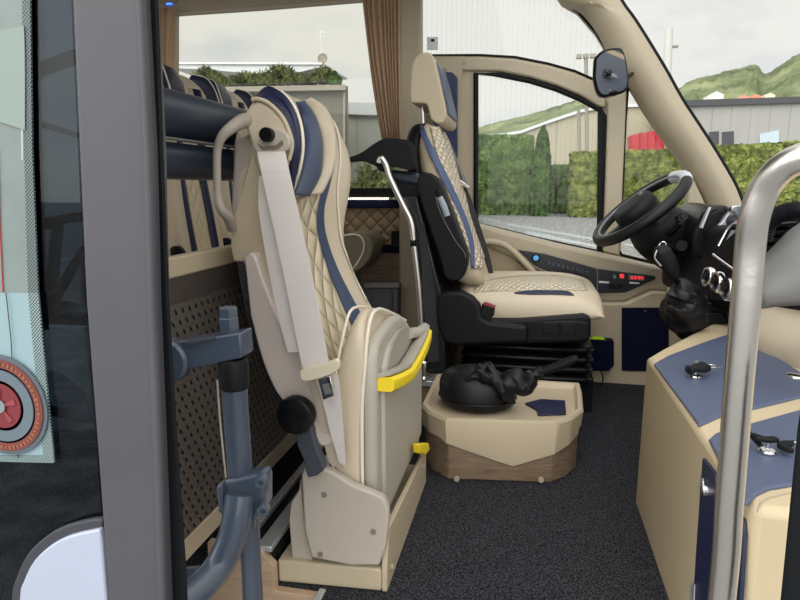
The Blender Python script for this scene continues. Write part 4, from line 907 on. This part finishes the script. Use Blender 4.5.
# underside shell: faces the aisle, x = front plane; recess with the handle
UX = -.262
def ux(y, z, d=0): return Vector((UX+d, y, z))
out = [(1.068, .10), (1.064, .40), (1.066, .475), (1.085, .507), (1.12, .518), (1.23, .527), (1.31, .518), (1.39, .483), (1.45, .446), (1.53, .42), (1.55, .38), (1.555, .10)]
oc = out
shell = slab('underside_shell', [Vector((PX1+.0, y, z)) for y, z in oc], (UX-PX1-.012, 0, 0), mat('grey beige plastic', (178, 172, 160), .5, bump=.15, scale=500), js, bev=.014, seg=4)
in_ = [(1.10, .14), (1.095, .40), (1.10, .455), (1.135, .482), (1.23, .497), (1.30, .489), (1.37, .457), (1.43, .424), (1.51, .398), (1.525, .36), (1.525, .14)]
face = slab('underside_panel', [Vector((UX-.014, y, z)) for y, z in in_], (.012, 0, 0), shell.data.materials[0], js, bev=.006, seg=3)
# handle pocket (a darker recessed floor framed by the panel) and bar with yellow grip
bar = [aX(384, 379, UX+.02), aX(395, 379, UX+.03), aX(404, 376, UX+.032), (0, 0, 0)]
hb_ = [ux(1.08, .436, .010), ux(1.13, .43, .022), ux(1.185, .423, .027), ux(1.205, .422, .028), ux(1.225, .423, .028), ux(1.30, .428, .029), ux(1.40, .436, .027), ux(1.47, .442, .022)]
bm = bmesh.new()
secs = []
for p in cr(hb_, 4):
    secs.append([p+Vector((dx, 0, dz)) for dx, dz in ((-.03, .006), (.0, .008), (.006, .002), (.006, -.016), (0, -.022), (-.03, -.022))])
grip = loft('yellow_grip', [[Vector(q_)+Vector((.004, 0, -.002)) for q_ in s_] for s_ in secs], YEL, js, closed=True, caps=True, smooth=45)
rows = []
for p in cr(hb_, 4):
    rows.append([p+Vector((-.008, 0, .007)), p+Vector((.004, 0, .010)), p+Vector((.004, 0, .016)), p+Vector((-.008, 0, .017)), p+Vector((-.022, 0, .012)), p+Vector((-.03, 0, .0))])
loft('grip_rim', rows, shell.data.materials[0], js, closed=True, caps=True, smooth=60)
slab('grip_recess', [Vector((UX-.003, y, z)) for y, z in crp([(1.10, .44), (1.13, .475), (1.2, .495), (1.27, .497), (1.33, .482), (1.42, .45), (1.42, .44), (1.35, .438), (1.28, .435), (1.2, .432)], 2)], (.004, 0, 0), mat('recess grey', (160, 154, 144), .55), js, bev=.001)
tube('grip_barrel', [ux(1.33, .468, .0), ux(1.40, .456, .012), ux(1.48, .448, .01)], .013, shell.data.materials[0], js)
# side plates and base
q = [(301, 475), (304, 468), (312, 465), (330, 471), (352, 485), (372, 493), (383, 498), (388, 508), (388.5, 520), (386, 546), (379, 566), (350, 566), (311, 558), (304, 530)]
sp = slab('side_plate', onY(q, 1.03), (0, .02, 0), GREYP, js, bev=.005, seg=3)
for u, v in ((324.5, 494.5), (373.5, 531.5), (320.5, 554)):
    disc('screw', aY(u, v, 1.03), (0, -1, 0), .0055, .003, mat('screw grey', (140, 132, 124), .4, .4), sp)
slab('rear_plate', onY([(300, 480), (304, 520), (312, 560), (292, 558), (289, 520), (291, 503), (299, 490)], 1.05), (0, .02, 0), GREYP, js, bev=.003)
slab('base_frame', [(-.40, 1.07, .05), (-.30, 1.07, .05), (-.30, 1.50, .05), (-.40, 1.50, .05)], (0, 0, .12), GREYD, js, bev=.004)
slab('floor_base', [(-.478, 1.035, 0), (-.262, 1.05, 0), (-.262, 1.52, 0), (-.478, 1.52, 0)], (0, 0, .05), BEIGE2, js, bev=.005, seg=3)
slab('side_skirt', [(-.262, 1.05, .0), (-.262, 1.52, .0), (-.262, 1.52, .095), (-.262, 1.3, .11), (-.262, 1.07, .13), (-.262, 1.05, .06)], (.012, 0, 0), BEIGE2, js, bev=.003)
for y, z in ((1.09, .03), (1.47, .07)): disc('screw_cap', (-.25, y, z), (1, 0, 0), .006, .004, TRIM, js)
slab('release_tab', [aX(u, v, -.235) for u, v in ((420.5, 444), (429, 443), (430, 450), (426, 455), (421, 453))], (-.02, 0, 0), YEL, js, bev=.003)

# ================================================================== PARTITION AND PADDED RAIL
QX = -.6
pt_ = thing('perforated_partition', (QX, 1.2, .1), 'brown perforated metal partition panel with a beige top rim behind the courier seat', 'partition')
slab('panel', [(QX, .905, .16), (QX, 1.62, .16), (QX, 1.62, .648), (QX, .905, .648)], (-.012, 0, 0), PERF, pt_, bev=0)
slab('top_rim', [(QX+.003, .9, .646), (QX+.003, 1.62, .646), (QX+.003, 1.62, .683), (QX+.003, .9, .683)], (-.02, 0, 0), BEIGE2, pt_, bev=.004)
slab('bottom_rim', [(QX+.003, .9, .118), (QX+.003, 1.62, .118), (QX+.003, 1.62, .16), (QX+.003, .9, .16)], (-.02, 0, 0), BEIGE2, pt_, bev=.003)
slab('plain_border', [(QX+.001, .905, .60), (QX+.001, 1.62, .60), (QX+.001, 1.62, .648), (QX+.001, .905, .648)], (-.003, 0, 0), mat('plain brown steel', (92, 84, 80), .4, .35), pt_, bev=0)
rl = thing('padded_rail', (QX, 1.2, .8), 'double slate coloured padded rail above the perforated partition', 'rail')
tube('upper_pad', [(QX-.03, y, .928) for y in (.86, 1.0, 1.3, 1.6)], .043, PADN, rl, smoothpts=False, seg=24, bev=.01)
tube('lower_pad', [(QX-.03, y, .848) for y in (.86, 1.0, 1.3, 1.6)], .033, PADN, rl, smoothpts=False, seg=24, bev=.008)
tube('pad_seam', [(QX+.004, y, .882) for y in (.87, 1.2, 1.6)], .003, GREYD, rl, smoothpts=False)
tube('support_post', [(QX-.03, 1.55, .683), (QX-.03, 1.55, .93)], .014, BLACK, rl, smoothpts=False)
# seat runners beside the partition
for x in (-.56, -.515):
    tag(box('seat_rail', (x, 1.02, .075), (x+(.018 if x < -.55 else .032), 1.9, .088), ALU), 'aluminium floor rail nearest the perforated partition' if x < -.55 else 'aluminium floor rail between the first rail and the courier seat base', 'rail')
struct(box('trim_15', (-.62, 1.03, -.02), (-.60, 1.9, .118), BLACK))

# ================================================================== PASSENGER SEATS
def passenger_seat(y, label, first=None):
    if first:
        o = copy_tree(first); o.location = (first.location.x, y, first.location.z); o['label'] = label; return o
    X = -1.30; W_ = .335
    t = thing('passenger_chair', (X, y, .05), label, 'seat', 'passenger seats in the rear cabin')
    ZZ = [1.235, 1.215, 1.18, 1.12, 1.0, .85, .7, .55, .42]; XX = [-.05, -.025, 0, .01, .005, .0, .02, .04, .05]; IN = [.10, .05, .02, 0, .0, .012, 0, 0, 0]
    rows = []
    for z, xf, i_ in zip(ZZ, XX, IN):
        y0, y1 = y-W_/2+i_, y+W_/2-i_; xf += X; xb = X-.10; h = y1-y0
        rows.append([(xb, y0+.02, z), (xb+.04, y0, z), (xf-.01, y0, z), (xf+.015, y0+.03, z), (xf+.005, y0+.07, z), (xf-.02, y0+.11, z), (xf-.02, y1-.11, z), (xf+.005, y1-.07, z), (xf+.015, y1-.03, z), (xf-.01, y1, z), (xb+.04, y1, z), (xb, y1-.02, z)])
    b = loft('backrest', rows[::-1], BEIGE, t, closed=True, caps=True, sub=2, smooth=180)
    rows = []
    for z, xf, i_ in list(zip(ZZ, XX, IN))[2:]:
        rows.append([(X+xf-.008, y-W_/2+.10+(W_-.2)*k/6, z) for k in range(7)])
    loft('quilted_panel', rows[::-1], QP, b, solid=.006, off=1, smooth=180)
    for s in (-1, 1):
        rows = [[(X+xf-.002+.012*(k % 2), y+s*(W_/2-.11+.06*k/2-i_*.5), z) for k in range(3)] for z, xf, i_ in list(zip(ZZ, XX, IN))[2:]]
        loft('navy_stripe', rows[::-1] if s > 0 else rows[::-1], NAVYD, b, solid=.006, off=0, smooth=180)
        wg = [(X+.06, y+s*(W_/2-.03), 1.04), (X+.05, y+s*(W_/2+.0), 1.10), (X+.03, y+s*(W_/2+.005), 1.18), (X-.0, y+s*(W_/2-.01), 1.235), (X-.05, y+s*(W_/2-.03), 1.25)]
        w2 = [(X+.02, y+s*(W_/2-.05), 1.04), (X+.0, y+s*(W_/2-.03), 1.10), (X-.03, y+s*(W_/2-.03), 1.17), (X-.06, y+s*(W_/2-.04), 1.20), (X-.09, y+s*(W_/2-.05), 1.21)]
        a, c = cr(wg, 4), cr(w2, 4)
        w_o = loft('head_wing', [[p, p.lerp(q_, .5)+Vector((0, s*.01, 0)), q_] for p, q_ in zip(a, c)], NAVYD, t, solid=.012, off=0, smooth=180)
        tube('wing_piping', a, .004, CREAM, w_o, n=2, seg=6)
    q = [(X-.07, 1.20), (X-.05, 1.232), (X-.02, 1.222), (X+.005, 1.18), (X+.02, 1.10)]
    a = [(x, y-.10, z) for x, z in q]; rows = [[(x+.010, y-.15+.10*k/6, z+.004+.008*math.sin(k/6*PI)) for k in range(7)] for x, z in q]
    loft('head_band', rows, NAVYD, t, solid=.008, off=0, smooth=180)
    # cushion and frame
    rows = []
    for x, zt_, zb in ((X-.02, .50, .40), (X+.1, .50, .38), (X+.3, .50, .38), (X+.38, .49, .39), (X+.41, .46, .41)):
        y0, y1 = y-W_/2, y+W_/2
        rows.append([(x, y0+.02, zb), (x, y0, zb+.02), (x, y0, zt_-.02), (x, y0+.03, zt_), (x, y, zt_-.01), (x, y1-.03, zt_), (x, y1, zt_-.02), (x, y1, zb+.02), (x, y1-.02, zb)])
    loft('seat_cushion', rows, BEIGE, t, closed=True, caps=True, sub=2, smooth=180)
    box('pedestal', (X+.05, y-.05, .05), (X+.25, y+.05, .39), GREYD, t)
    lathe('recliner', (X+.03, y-W_/2-.005, .56), (0, -1, 0), [(0, 0), (.03, 0), (.03, .02), (.02, .025), (0, .025)], BLACK, t)
    return t
s0 = passenger_seat(1.79, 'cream and navy passenger seat nearest the grey door profile')
passenger_seat(2.18, 'middle cream and navy passenger seat of the rear row', s0)
passenger_seat(2.555, 'cream and navy passenger seat beside the rear window, farthest of the row', s0)
t = thing('passenger_bench', tuple(aY(358, 300, 2.5)), 'grey beige seat edge with white piping in front of the quilted tan wall', 'seat')
q = crp([(340, 236), (350, 233), (362, 233), (370, 238), (373, 246), (370, 258), (364, 266), (356, 272), (345, 276), (335, 276), (335, 240)], 2)
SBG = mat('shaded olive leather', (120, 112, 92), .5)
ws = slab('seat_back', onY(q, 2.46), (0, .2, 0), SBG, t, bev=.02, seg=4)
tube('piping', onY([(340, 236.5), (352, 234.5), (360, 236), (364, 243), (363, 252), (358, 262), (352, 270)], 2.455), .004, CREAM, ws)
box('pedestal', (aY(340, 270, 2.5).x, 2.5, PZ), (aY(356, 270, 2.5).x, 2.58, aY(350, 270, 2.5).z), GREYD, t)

# ================================================================== CURTAINS
def curtain(name, tops, bots, Y, label, folds, amp=.012, mid=None):
    rows = []
    for i in range(15):
        t = i/14; row = []
        for j in range(folds*6+1):
            s = j/(folds*6)
            tl, tr_ = tops; bl, br = bots
            e_ = t**1.6
            u0 = tl[0]+(bl[0]-tl[0])*e_; u1 = tr_[0]+(br[0]-tr_[0])*e_; v = tl[1]+(bl[1]-tl[1])*t
            p = aY(u0+(u1-u0)*s, v, Y); row.append(p+Vector((0, amp*math.sin(s*folds*2*PI+.9*math.sin(t*4)+2.2*math.sin(s*9)), 0)))
        rows.append(row)
    return tag(loft(name, rows, CURT, None, solid=.002, smooth=180), label, 'curtain')
curtain('curtain', ((361, -30), (402, -30)), ((383, 142), (401, 142)), 2.66, 'brown pleated curtain gathered at the pillar left of the driver headrest', 9)
curtain('curtain', ((130, 8), (174, 8)), ((130, 130), (174, 130)), 2.66, 'brown pleated curtain at the far left end of the rear window', 6)

# ================================================================== NEAR SIDE: DOOR LEAF, POST, MECHANISM
# door leaf standing open, next to the camera
dl = thing('door_leaf', tuple(aY(120, 600, .5)), 'open glazed bus door leaf with a wide grey edge profile at the left', 'door')
slab('edge_profile', onY([(72, -60), (138, -60), (142, 0), (150, 150), (154, 300), (160, 440), (166, 600), (170, 680), (112, 680), (107, 600), (95, 440), (84, 300), (77, 150), (70, 0)], .5), (0, .03, 0), PROF, dl, bev=.006, seg=4)
slab('profile_ridge', onY([(131, -60), (137.5, -60), (141, 0), (149, 150), (153, 300), (159, 440), (164, 600), (168, 680), (160, 680), (157, 600), (151, 440), (146, 300), (142, 150), (134, 0)], .494), (0, .01, 0), PROF, dl, bev=.004, seg=3)
slab('edge_seal', onY([(139, -60), (154, -60), (157, 0), (162, 150), (168, 300), (176, 440), (185, 568), (190, 680), (168, 680), (164, 600), (158, 440), (152, 300), (148, 150), (141, 0)], .512), (0, .004, 0), BLACKR, dl, bev=.003)
slab('glass_pane', onY([(-160, -60), (73, -60), (71, 0), (78, 150), (85, 300), (96, 440), (108, 600), (112, 680), (-160, 680)], .515), (0, .005, 0), GLD, dl, bev=0)
slab('black_border', onY([(26, -60), (36, -60), (36, 0), (40, 150), (45, 300), (47, 330), (44, 330), (38, 300), (32, 150), (28, 0)], .522), (0, .003, 0), BLACKR, dl, bev=0)
slab('crossbar', onY([(28, 75), (36, 62), (72, 48), (74, 62), (36, 76), (30, 84)], .53), (0, .01, 0), BLACKR, dl, bev=.002)  # dark bar reflected in the glass, built as a solid strip
slab('crossbar', onY([(36, 120), (74, 132), (75, 138), (38, 127)], .53), (0, .01, 0), BLACKR, dl, bev=.002)  # another reflected bar, a thin dark slab behind the pane
slab('reflected_strut', onY([(40, 218), (76, 212), (77, 222), (58, 224), (52, 290), (79, 246), (80, 256), (46, 318), (42, 300), (50, 228), (40, 230)], .53), (0, .01, 0), BLACKR, dl, bev=.002)  # reflected beams shaped as a dark slab behind the pane
slab('reflected_band', onY([(44, 404), (90, 412), (92, 424), (46, 416)], .53), (0, .01, 0), mat('grey reflection', (92, 96, 104), .5), dl, bev=.002)  # grey band of reflection built as a solid strip
slab('reflected_band', onY([(42, 312), (84, 314), (85, 326), (43, 324)], .53), (0, .01, 0), BLACKR, dl, bev=.002)  # dark band of reflection, also a solid strip
q = [(10, 680), (11, 600), (16, 578), (26, 556), (44, 538), (66, 526), (100, 519), (101, 530), (106, 600), (110, 680)]
PW = mat('lower panel white', (172, 180, 200), .35, coat=.3)
lp = slab('lower_panel_seal', onY(crp(q[:8], 3)+q[8:], .505), (0, .008, 0), mat('dark grey seal', (56, 58, 66), .6), dl, bev=.002)
q = [(18, 680), (19, 600), (23, 582), (33, 562), (50, 546), (70, 536), (99, 529.5), (101, 540), (106, 600), (110, 680)]
slab('white_panel', onY(crp(q[:7], 3)+q[7:], .5), (0, .008, 0), PW, lp, bev=.002)
# printed film on the pane: green grey above, pale blue field with a wheel emblem below
def halftone(name, rgb):
    m, n, l, b = nt(name); b.inputs['Roughness'].default_value = .5; b.inputs['Base Color'].default_value = (*lin(rgb), 1)
    tc = n.new('ShaderNodeTexCoord'); s = n.new('ShaderNodeSeparateXYZ'); l.new(tc.outputs['Object'], s.inputs[0])
    k = 620
    a = math_node(n, l, 'ABSOLUTE', math_node(n, l, 'SINE', math_node(n, l, 'MULTIPLY', math_node(n, l, 'ADD', s.outputs['X'], s.outputs['Z']), k*1.4)))
    c = math_node(n, l, 'ABSOLUTE', math_node(n, l, 'SINE', math_node(n, l, 'MULTIPLY', math_node(n, l, 'SUBTRACT', s.outputs['X'], s.outputs['Z']), k*1.4)))
    f = math_node(n, l, 'LESS_THAN', math_node(n, l, 'MULTIPLY', a, c), .3)
    mx = n.new('ShaderNodeMix'); mx.data_type = 'RGBA'; l.new(f, mx.inputs[0]); mx.inputs[6].default_value = (*lin((40, 52, 58)), 1); mx.inputs[7].default_value = (*lin(rgb), 1)
    l.new(mx.outputs[2], b.inputs['Base Color']); return m
fm = thing('window_film', tuple(aY(20, 462, .5)), 'printed film with a red wheel emblem on the door glass at the far left', 'sticker')
slab('grey_field', onY([(-120, -60), (22, -60), (22, 0), (24, 150), (28, 293), (-120, 293)], .511), (0, .002, 0), mat('film grey green', (122, 134, 132), .4, vary=.12, vscale=18), fm, bev=0)
slab('blue_field', onY([(-120, 293), (28, 293), (36, 380), (44, 461), (-120, 457)], .511), (0, .002, 0), mat('film pale blue', (142, 168, 176), .4), fm, bev=0)
slab('dotted_edge', onY([(22, -60), (29, -60), (30, 0), (32, 150), (38, 293), (28, 293), (24, 150), (22, 0)], .5105), (0, .002, 0), halftone('halftone grey', (120, 134, 134)), fm, bev=0)
slab('dotted_edge', onY([(28, 293), (38, 293), (46, 380), (54, 463), (-120, 459), (-120, 455), (44, 456), (36, 380)], .5095), (0, .002, 0), halftone('halftone blue', (156, 178, 178)), fm, bev=0)
bm = bmesh.new()
for k, (u0, u1, v0, v1) in enumerate(((-40, 24, 24, 60),)):
    pass
bm.free()
tube('curved_line', onY([(-60, 70), (-20, 40), (6, 36), (18, 60), (22, 110), (23, 160)], .511), .0012, mat('film white line', (186, 196, 192), .5), fm)
strip('light_patch', [(0, 30), (-2, 60), (-6, 120)], [(24, 26), (25, 60), (25, 130)], .5095, mat('film mint', (134, 150, 144), .5), fm, th=.0008)
tube('red_line', onY([(-2, 150), (0, 230), (3, 292)], .510), .0006, mat('thin red', (180, 60, 60), .5), fm, smoothpts=False)
tube('wire_line', onY([(6, 293), (11, 340), (14, 400), (18, 458)], .5085), .0005, ROOFD, fm, smoothpts=False)
wc = aY(3, 405, .5085)
def ringd(name, r0, r1, m, dy, par):
    r0 *= 1.18; r1 *= 1.18
    return lathe(name, wc-Vector((0, dy, 0)), (0, -1, 0), [(r0, 0), (r1, 0), (r1, .0012), (r0, .0012), (r0, 0)] if r0 else [(0, 0), (r1, 0), (r1, .0012), (0, .0012)], m, par, seg=48)
em = ringd('wheel_tyre', 0, .0475, mat('tyre grey', (86, 98, 106), .5), 0, fm)
ringd('red_band', .036, .0435, mat('film red', (120, 62, 58), .5), .0014, fm)
bm = bmesh.new()
for k in range(56):
    q = 2*PI*k/56; c = wc+Vector((.047*math.cos(q), -.003, .047*math.sin(q))); d = Vector((-math.sin(q), 0, math.cos(q))); rd = Vector((math.cos(q), 0, math.sin(q)))
    hh = .0022 if k % 3 else .0012
    slab_bm([c-d*.0012-rd*hh, c+d*.0012-rd*hh, c+d*.0012+rd*hh, c-d*.0012+rd*hh], (0, -.0004, 0), bm)
link('band_mark', bm, mat('film orange', (150, 96, 64), .5), fm, smooth=0)
ringd('inner_ring', .024, .034, mat('film steel blue', (98, 112, 122), .4), .0016, fm)
ringd('red_hub', 0, .021, mat('film dark red', (118, 42, 50), .5), .0018, fm)
for k in range(5):
    q = 2*PI*k/5+.3; rd = Vector((math.cos(q), 0, math.sin(q))); d = Vector((-rd.z, 0, rd.x)); c = wc-Vector((0, .0034, 0))
    slab('hub_spoke', [c+rd*.004-d*.001, c+rd*.02-d*.003, c+rd*.02+d*.003, c+rd*.004+d*.001], (0, -.0006, 0), mat('film light red', (146, 62, 68), .5), fm, bev=0)
ringd('hub_cap', 0, .006, mat('film silver', (130, 140, 146), .3), .0042, fm)
# bus side behind the glass
struct(slab('wall_right', onY([(-500, -200), (128, -200), (140, 150), (150, 430), (-500, 430)], .74), (0, .03, 0), mat('dark body glass', (58, 70, 78), .2), bev=0))
struct(slab('wall_right_lower', onY([(-500, 430), (150, 430), (160, 585), (170, 900), (-500, 900)], .74), (0, .03, 0), CARPET, bev=0))
struct(slab('reflection_1', onY([(44, 325), (84, 327), (92, 400), (60, 372), (46, 372)], .725), (0, .012, 0), mat('muted grey', (96, 104, 106), .5), bev=.002))  # pale shape reflected in the glass, added as a flat panel
struct(slab('reflection_2', onY([(44, 262), (80, 255), (82, 306), (60, 300), (44, 318)], .725), (0, .012, 0), mat('muted grey blue', (70, 78, 84), .5), bev=.002))  # second reflected shape, its tone put into a panel colour

# door operating mechanism
dm = thing('door_operator', tuple(aY(240, 600, .8)), 'slate painted steel door operating post with bracket arm and bent tube', 'door mechanism')
MY = .8
def vcyl(name, u, v0, v1, r0, m, par, seg=20, taper=0, Y=MY):
    a, b = aY(u, v0, Y), aY(u, v1, Y); 
    a, b = Vector((a.x, Y, b.z)), Vector((a.x, Y, a.z))
    h = (b-a).length
    return lathe(name, a, (0, 0, 1), [(r0*.9, 0), (r0, h*.06), (r0, h*.9), (r0*.86, h)], m, par, seg=seg)
vcyl('hex_bolt', 228, 307, 318, .0145, STEELB, dm, seg=6); vcyl('bolt_head', 228.5, 316, 333, .0155, STEELB, dm, seg=6)
rowsb = [aY(u, v, .78) for u, v in ((177, 342), (240, 333), (242, 358), (178, 372))]
slab('bracket_arm', rowsb, (0, .04, 0), STEELB, dm, bev=.003)
slab('bracket_groove', [aY(u, v, .777) for u, v in ((184, 343), (214, 337.5), (214, 339.5), (184, 346))], (0, .01, 0), ROOFD, dm, bev=0)
lathe('bracket_disc', aY(172, 359, .79), (0, -1, 0), [(0, 0), (.034, 0), (.034, .014), (.03, .018), (0, .018)], STEELB, dm, seg=32)
vcyl('collar', 233, 358, 388, .0225, BLACK, dm)
a, b = aY(234, 384, MY), aY(241, 497, MY); tube('upright_tube', [Vector((a.x, MY, a.z)), Vector((a.x+.004, MY, b.z-.05))], .0195, STEELB, dm, smoothpts=False, seg=24)
a = aY(249, 520, .84); tube('post', [Vector((a.x, .84, -.1)), Vector((a.x, .84, aY(249, 480, .84).z))], .017, STEELB, dm, smoothpts=False, seg=24)
slab('flange', onY([(215, 488), (222, 482), (260, 474), (264, 480), (264, 508), (254, 522), (218, 514)], .775), (0, .035, 0), STEELB, dm, bev=.005, seg=3)
for u, v in ((262, 478), (264, 506)): lathe('flange_bolt', aY(u, v, .775), (.3, -1, 0), [(0, 0), (.009, 0), (.009, .014), (.004, .015), (.004, .01), (0, .01)], STEELB, dm, seg=16)
slab('flange_rib', onY([(216, 488), (221, 484), (226, 520), (219, 512)], .765), (0, .02, 0), STEELB, dm, bev=.003)
tube('bent_tube', [aY(u, v, y) for u, v, y in ((240, 494, .765), (237, 515, .755), (231, 540, .745), (220, 564, .73), (203, 585, .70), (180, 602, .67), (150, 618, .64))], .0215, STEELB, dm, seg=24)
tube('small_rod', [aY(u, v, .80) for u, v in ((150, 574), (178, 573), (198, 571))], .009, STEELB, dm, smoothpts=False)
tube('rod_cap', [aY(u, v, .80) for u, v in ((172, 574), (180, 573.5))], .012, BLACK, dm, smoothpts=False)
tube('cable', [aY(u, v, .83) for u, v in ((217, 380), (220, 420), (224, 460), (226, 478))], .0016, CREAM, dm)

# grab pole
struct(box('floor_step', (-.62, .5, -.5), (1.2, 1.012, -.45), CARPET))
struct(box('trim_19', (-.386, .99, -.45), (.3, 1.012, -.032), WOODP))
gp = thing('grab_pole', (.18, .62, -.45), 'curved brushed stainless steel grab pole in the right foreground', 'pole')
PP = [(721.5, 600, .62), (729.5, 500, .62), (737.5, 400, .62), (746, 300, .62), (750, 250, .62), (754, 218, .615), (764, 190, .61), (780, 170, .60), (802, 158, .59), (840, 148, .58), (900, 140, .57)]
PB = aY(721.5, 600, .62); tube('pole_tube', [Vector((PB.x-.004, .62, -.45)), Vector((PB.x-.003, .62, 0))]+[aY(*p) for p in PP]+[aY(*PP[-1])+Vector((.35, -.02, .01))], .0132, BRUSH, gp, n=8, seg=28)
lathe('floor_collar', (PB.x-.004, .62, -.45), (0, 0, 1), [(.03, 0), (.03, .01), (.02, .02), (.02, .04)], BRUSH, gp)

# right side black post at the frame edge
struct(slab('trim_16', onY([(804, 398), (860, 398), (850, 700), (774, 700), (782, 600), (788, 540), (799, 430)], .55), (0, .006, 0), BLACKR, bev=.004))

# ================================================================== CABINET WITH NAVY LIDS
CZ = .39
cb = thing('cabinet', (.6, 1.15, -.4), 'beige upholstered console cabinet with two navy lids beside the steel pole', 'cabinet')
bp = [(.30, 1.53), (.30, .80), (1.15, .80), (1.15, 1.9)]+[(p.x, p.y) for p in (aZ(730, 311, CZ), aZ(717, 320, CZ), aZ(695, 331, CZ), aZ(662, 348, CZ))]
slab('body', [Vector((x, y, -.45)) for x, y in bp], (0, 0, .45+CZ), mat('tan vinyl', (204, 186, 154), .45, bump=.2, scale=300), cb, bev=.014, seg=4)
# upper apron rising to the dashboard
ap = [(.56, 1.74, CZ), (.60, 1.55, CZ), (.72, 1.36, CZ), (1.15, 1.2, CZ)]
rows = [[Vector(p), Vector(p)+Vector((.02, .04, .05)), Vector(p)+Vector((.05, .09, .085)), Vector(p)+Vector((.12, .2, .095))] for p in cr(ap, 4)]
loft('apron', rows, BEIGE, cb, solid=.01, smooth=180)
def lid(name, px, m, h=.006, z=CZ, **k):
    return slab(name, [aZ(u, v, z+h) for u, v in px], (0, 0, -h-.002), m, cb, bev=.004, seg=3, **k)
lid1 = lid('far_lid', [(654, 363), (668, 355), (700, 343), (727, 334), (757, 344), (800, 371), (830, 389), (800, 396), (718, 416), (705, 422), (699, 424), (695, 418)], NAVYL)
lid2 = lid('near_lid', [(709, 438), (716, 432), (800, 409), (850, 396), (850, 470), (800, 482), (770, 487), (757, 493), (749, 501), (743, 504), (737, 496)], NAVYL)
# side doors and hinges on the left face (x = .30)
def lface(name, pts, d, m, par, bev=.002, **k): return slab(name, [aX(u, v, .30) for u, v in pts], (-d, 0, 0), m, par, bev=bev, **k)
d1 = lface('side_door', [(706, 458), (718, 473), (721, 500), (710, 640), (694, 640), (699, 560)], .006, NAVYD, cb)
d2 = lface('side_door', [(741, 512), (747, 520), (748, 535), (742, 640), (728, 640), (733, 560)], .006, NAVYD, cb)
for u, v in ((703.5, 486), (695, 592)):
    h_ = lface('hinge', [(u-2.5, v-9), (u+2.5, v-9), (u+2, v+9), (u-3, v+9)], .004, ALU, d1, bev=.001)
    tube('hinge_pin', [aX(u, v-8, .292), aX(u-.7, v+8, .292)], .003, CHROME, h_, smoothpts=False)
lathe('door_lock', aX(707, 491, .295), (-1, 0, 0), [(0, 0), (.011, 0), (.01, .008), (0, .009)], CHROME, d1)
tube('stitching', [aZ(u, v, CZ+.001) for u, v in ((757, 512), (763, 501), (780, 495), (800, 491))], .0012, TRIM, cb, n=4)
# latches and keys
lt = lathe('lid_latch', aZ(795, 376.5, CZ+.006), (0, 0, 1), [(0, 0), (.018, 0), (.017, .004), (.008, .006), (0, .006)], CHROME, lid1)
box('latch_slot', tuple(Vector(aZ(797, 376.5, CZ+.012))-Vector((.008, .002, 0))), tuple(Vector(aZ(797, 376.5, CZ+.012))+Vector((.008, .002, .002))), BLACK, lt)
kz = CZ+.0075
def keyset(name, c, ang, label, cyl=True):
    t = thing(name, tuple(c), label, 'keys')
    ca, sa = math.cos(ang), math.sin(ang)
    def L(x, y, z=0): return Vector((c.x+x*ca-y*sa, c.y+x*sa+y*ca, c.z+z))
    lathe('lock_cylinder', c, (0, 0, 1), [(0, 0), (.013, 0), (.013, .002), (.011, .004), (.0, .004)], CHROME, t)
    tube('key_blade', [L(0, 0, .006), L(0, 0, .02)], .003, CHROME, t, smoothpts=False)
    return t, L
k1, L = keyset('key_fob', aZ(695, 377, kz), .2, 'black remote key fob with silver key on the far navy lid')
slab('fob', [L(x, y, .012) for x, y in ((-.016, -.006), (.018, -.012), (.034, 0), (.034, .03), (.018, .036), (.004, .024))], (0, 0, .014), BLACK, k1, bev=.004)
tube('fob_button', [L(.0, .012, .028), L(.012, .02, .028)], .004, mat('fob silver', (150, 152, 156), .3, .7), k1, smoothpts=False)
slab('fob_clip', [L(x, y, .006) for x, y in ((-.018, -.002), (-.008, -.01), (-.004, .014), (-.014, .022))], (0, 0, .016), BLACKS, k1, bev=.003)
tube('key_blade', [L(.03, .02, .018), L(.07, .034, .012)], .0028, CHROME, k1, smoothpts=False, flat=.5)
tube('key_ring', [L(.045+.014*math.cos(q), .028+.012*math.sin(q), .016) for q in [2*PI*i/10 for i in range(10)]], .0012, CHROME, k1, closed=True, n=3)
k2, L = keyset('cabinet_key', aZ(767, 452, kz), .15, 'black headed keys standing in the lock of the near navy lid')
slab('key_head', [L(x, y, .016) for x, y in ((-.018, .0), (-.02, .016), (-.012, .02), (-.004, .006), (.012, .008), (.016, -.002), (.0, -.006))], (0, 0, .008), BLACK, k2, bev=.002)
slab('key_head', [L(x, y, .006) for x, y in ((.014, .0), (.022, -.018), (.03, -.018), (.03, .0), (.044, .008), (.05, .018), (.034, .016), (.02, .012))], (0, 0, .008), BLACK, k2, bev=.002)
tube('key_blade', [L(.04, .012, .012), L(.085, .02, .008)], .0022, CHROME, k2, smoothpts=False)
tube('key_stem', [L(-.008, .004, .008), L(-.016, .028, .02)], .004, BLACK, k2, smoothpts=False)

# interior mirror on the far pillar
im = thing('interior_mirror', tuple(aY(612, 75, 2.5)), 'small black framed rear view mirror at the top of the windscreen pillar', 'mirror')
mo = crp([(594, 58), (603, 50), (618, 47.5), (624, 52), (628, 70), (628.5, 86), (622, 93), (604, 97), (597, 93), (593, 78)], 3)
def tilt(u, v, e=0): return aY(u, v, 2.50-(97-v)/50*.07-e)
slab('housing', [tilt(u, v) for u, v in mo], (0, .035, 0), BLACKS, im, bev=.006, seg=3)
mi = [(613+(u-612.5)*.88, 72+(v-72)*.9) for u, v in mo]
slab('glass', [tilt(u, v, .003) for u, v in mi], (0, .004, 0), mat('mirror glass', (190, 190, 186), .03, 1), im, bev=0)
tube('stalk', [aY(624, 80, 2.53), aY(632, 74, 2.62)], .008, BLACKS, im, smoothpts=False)
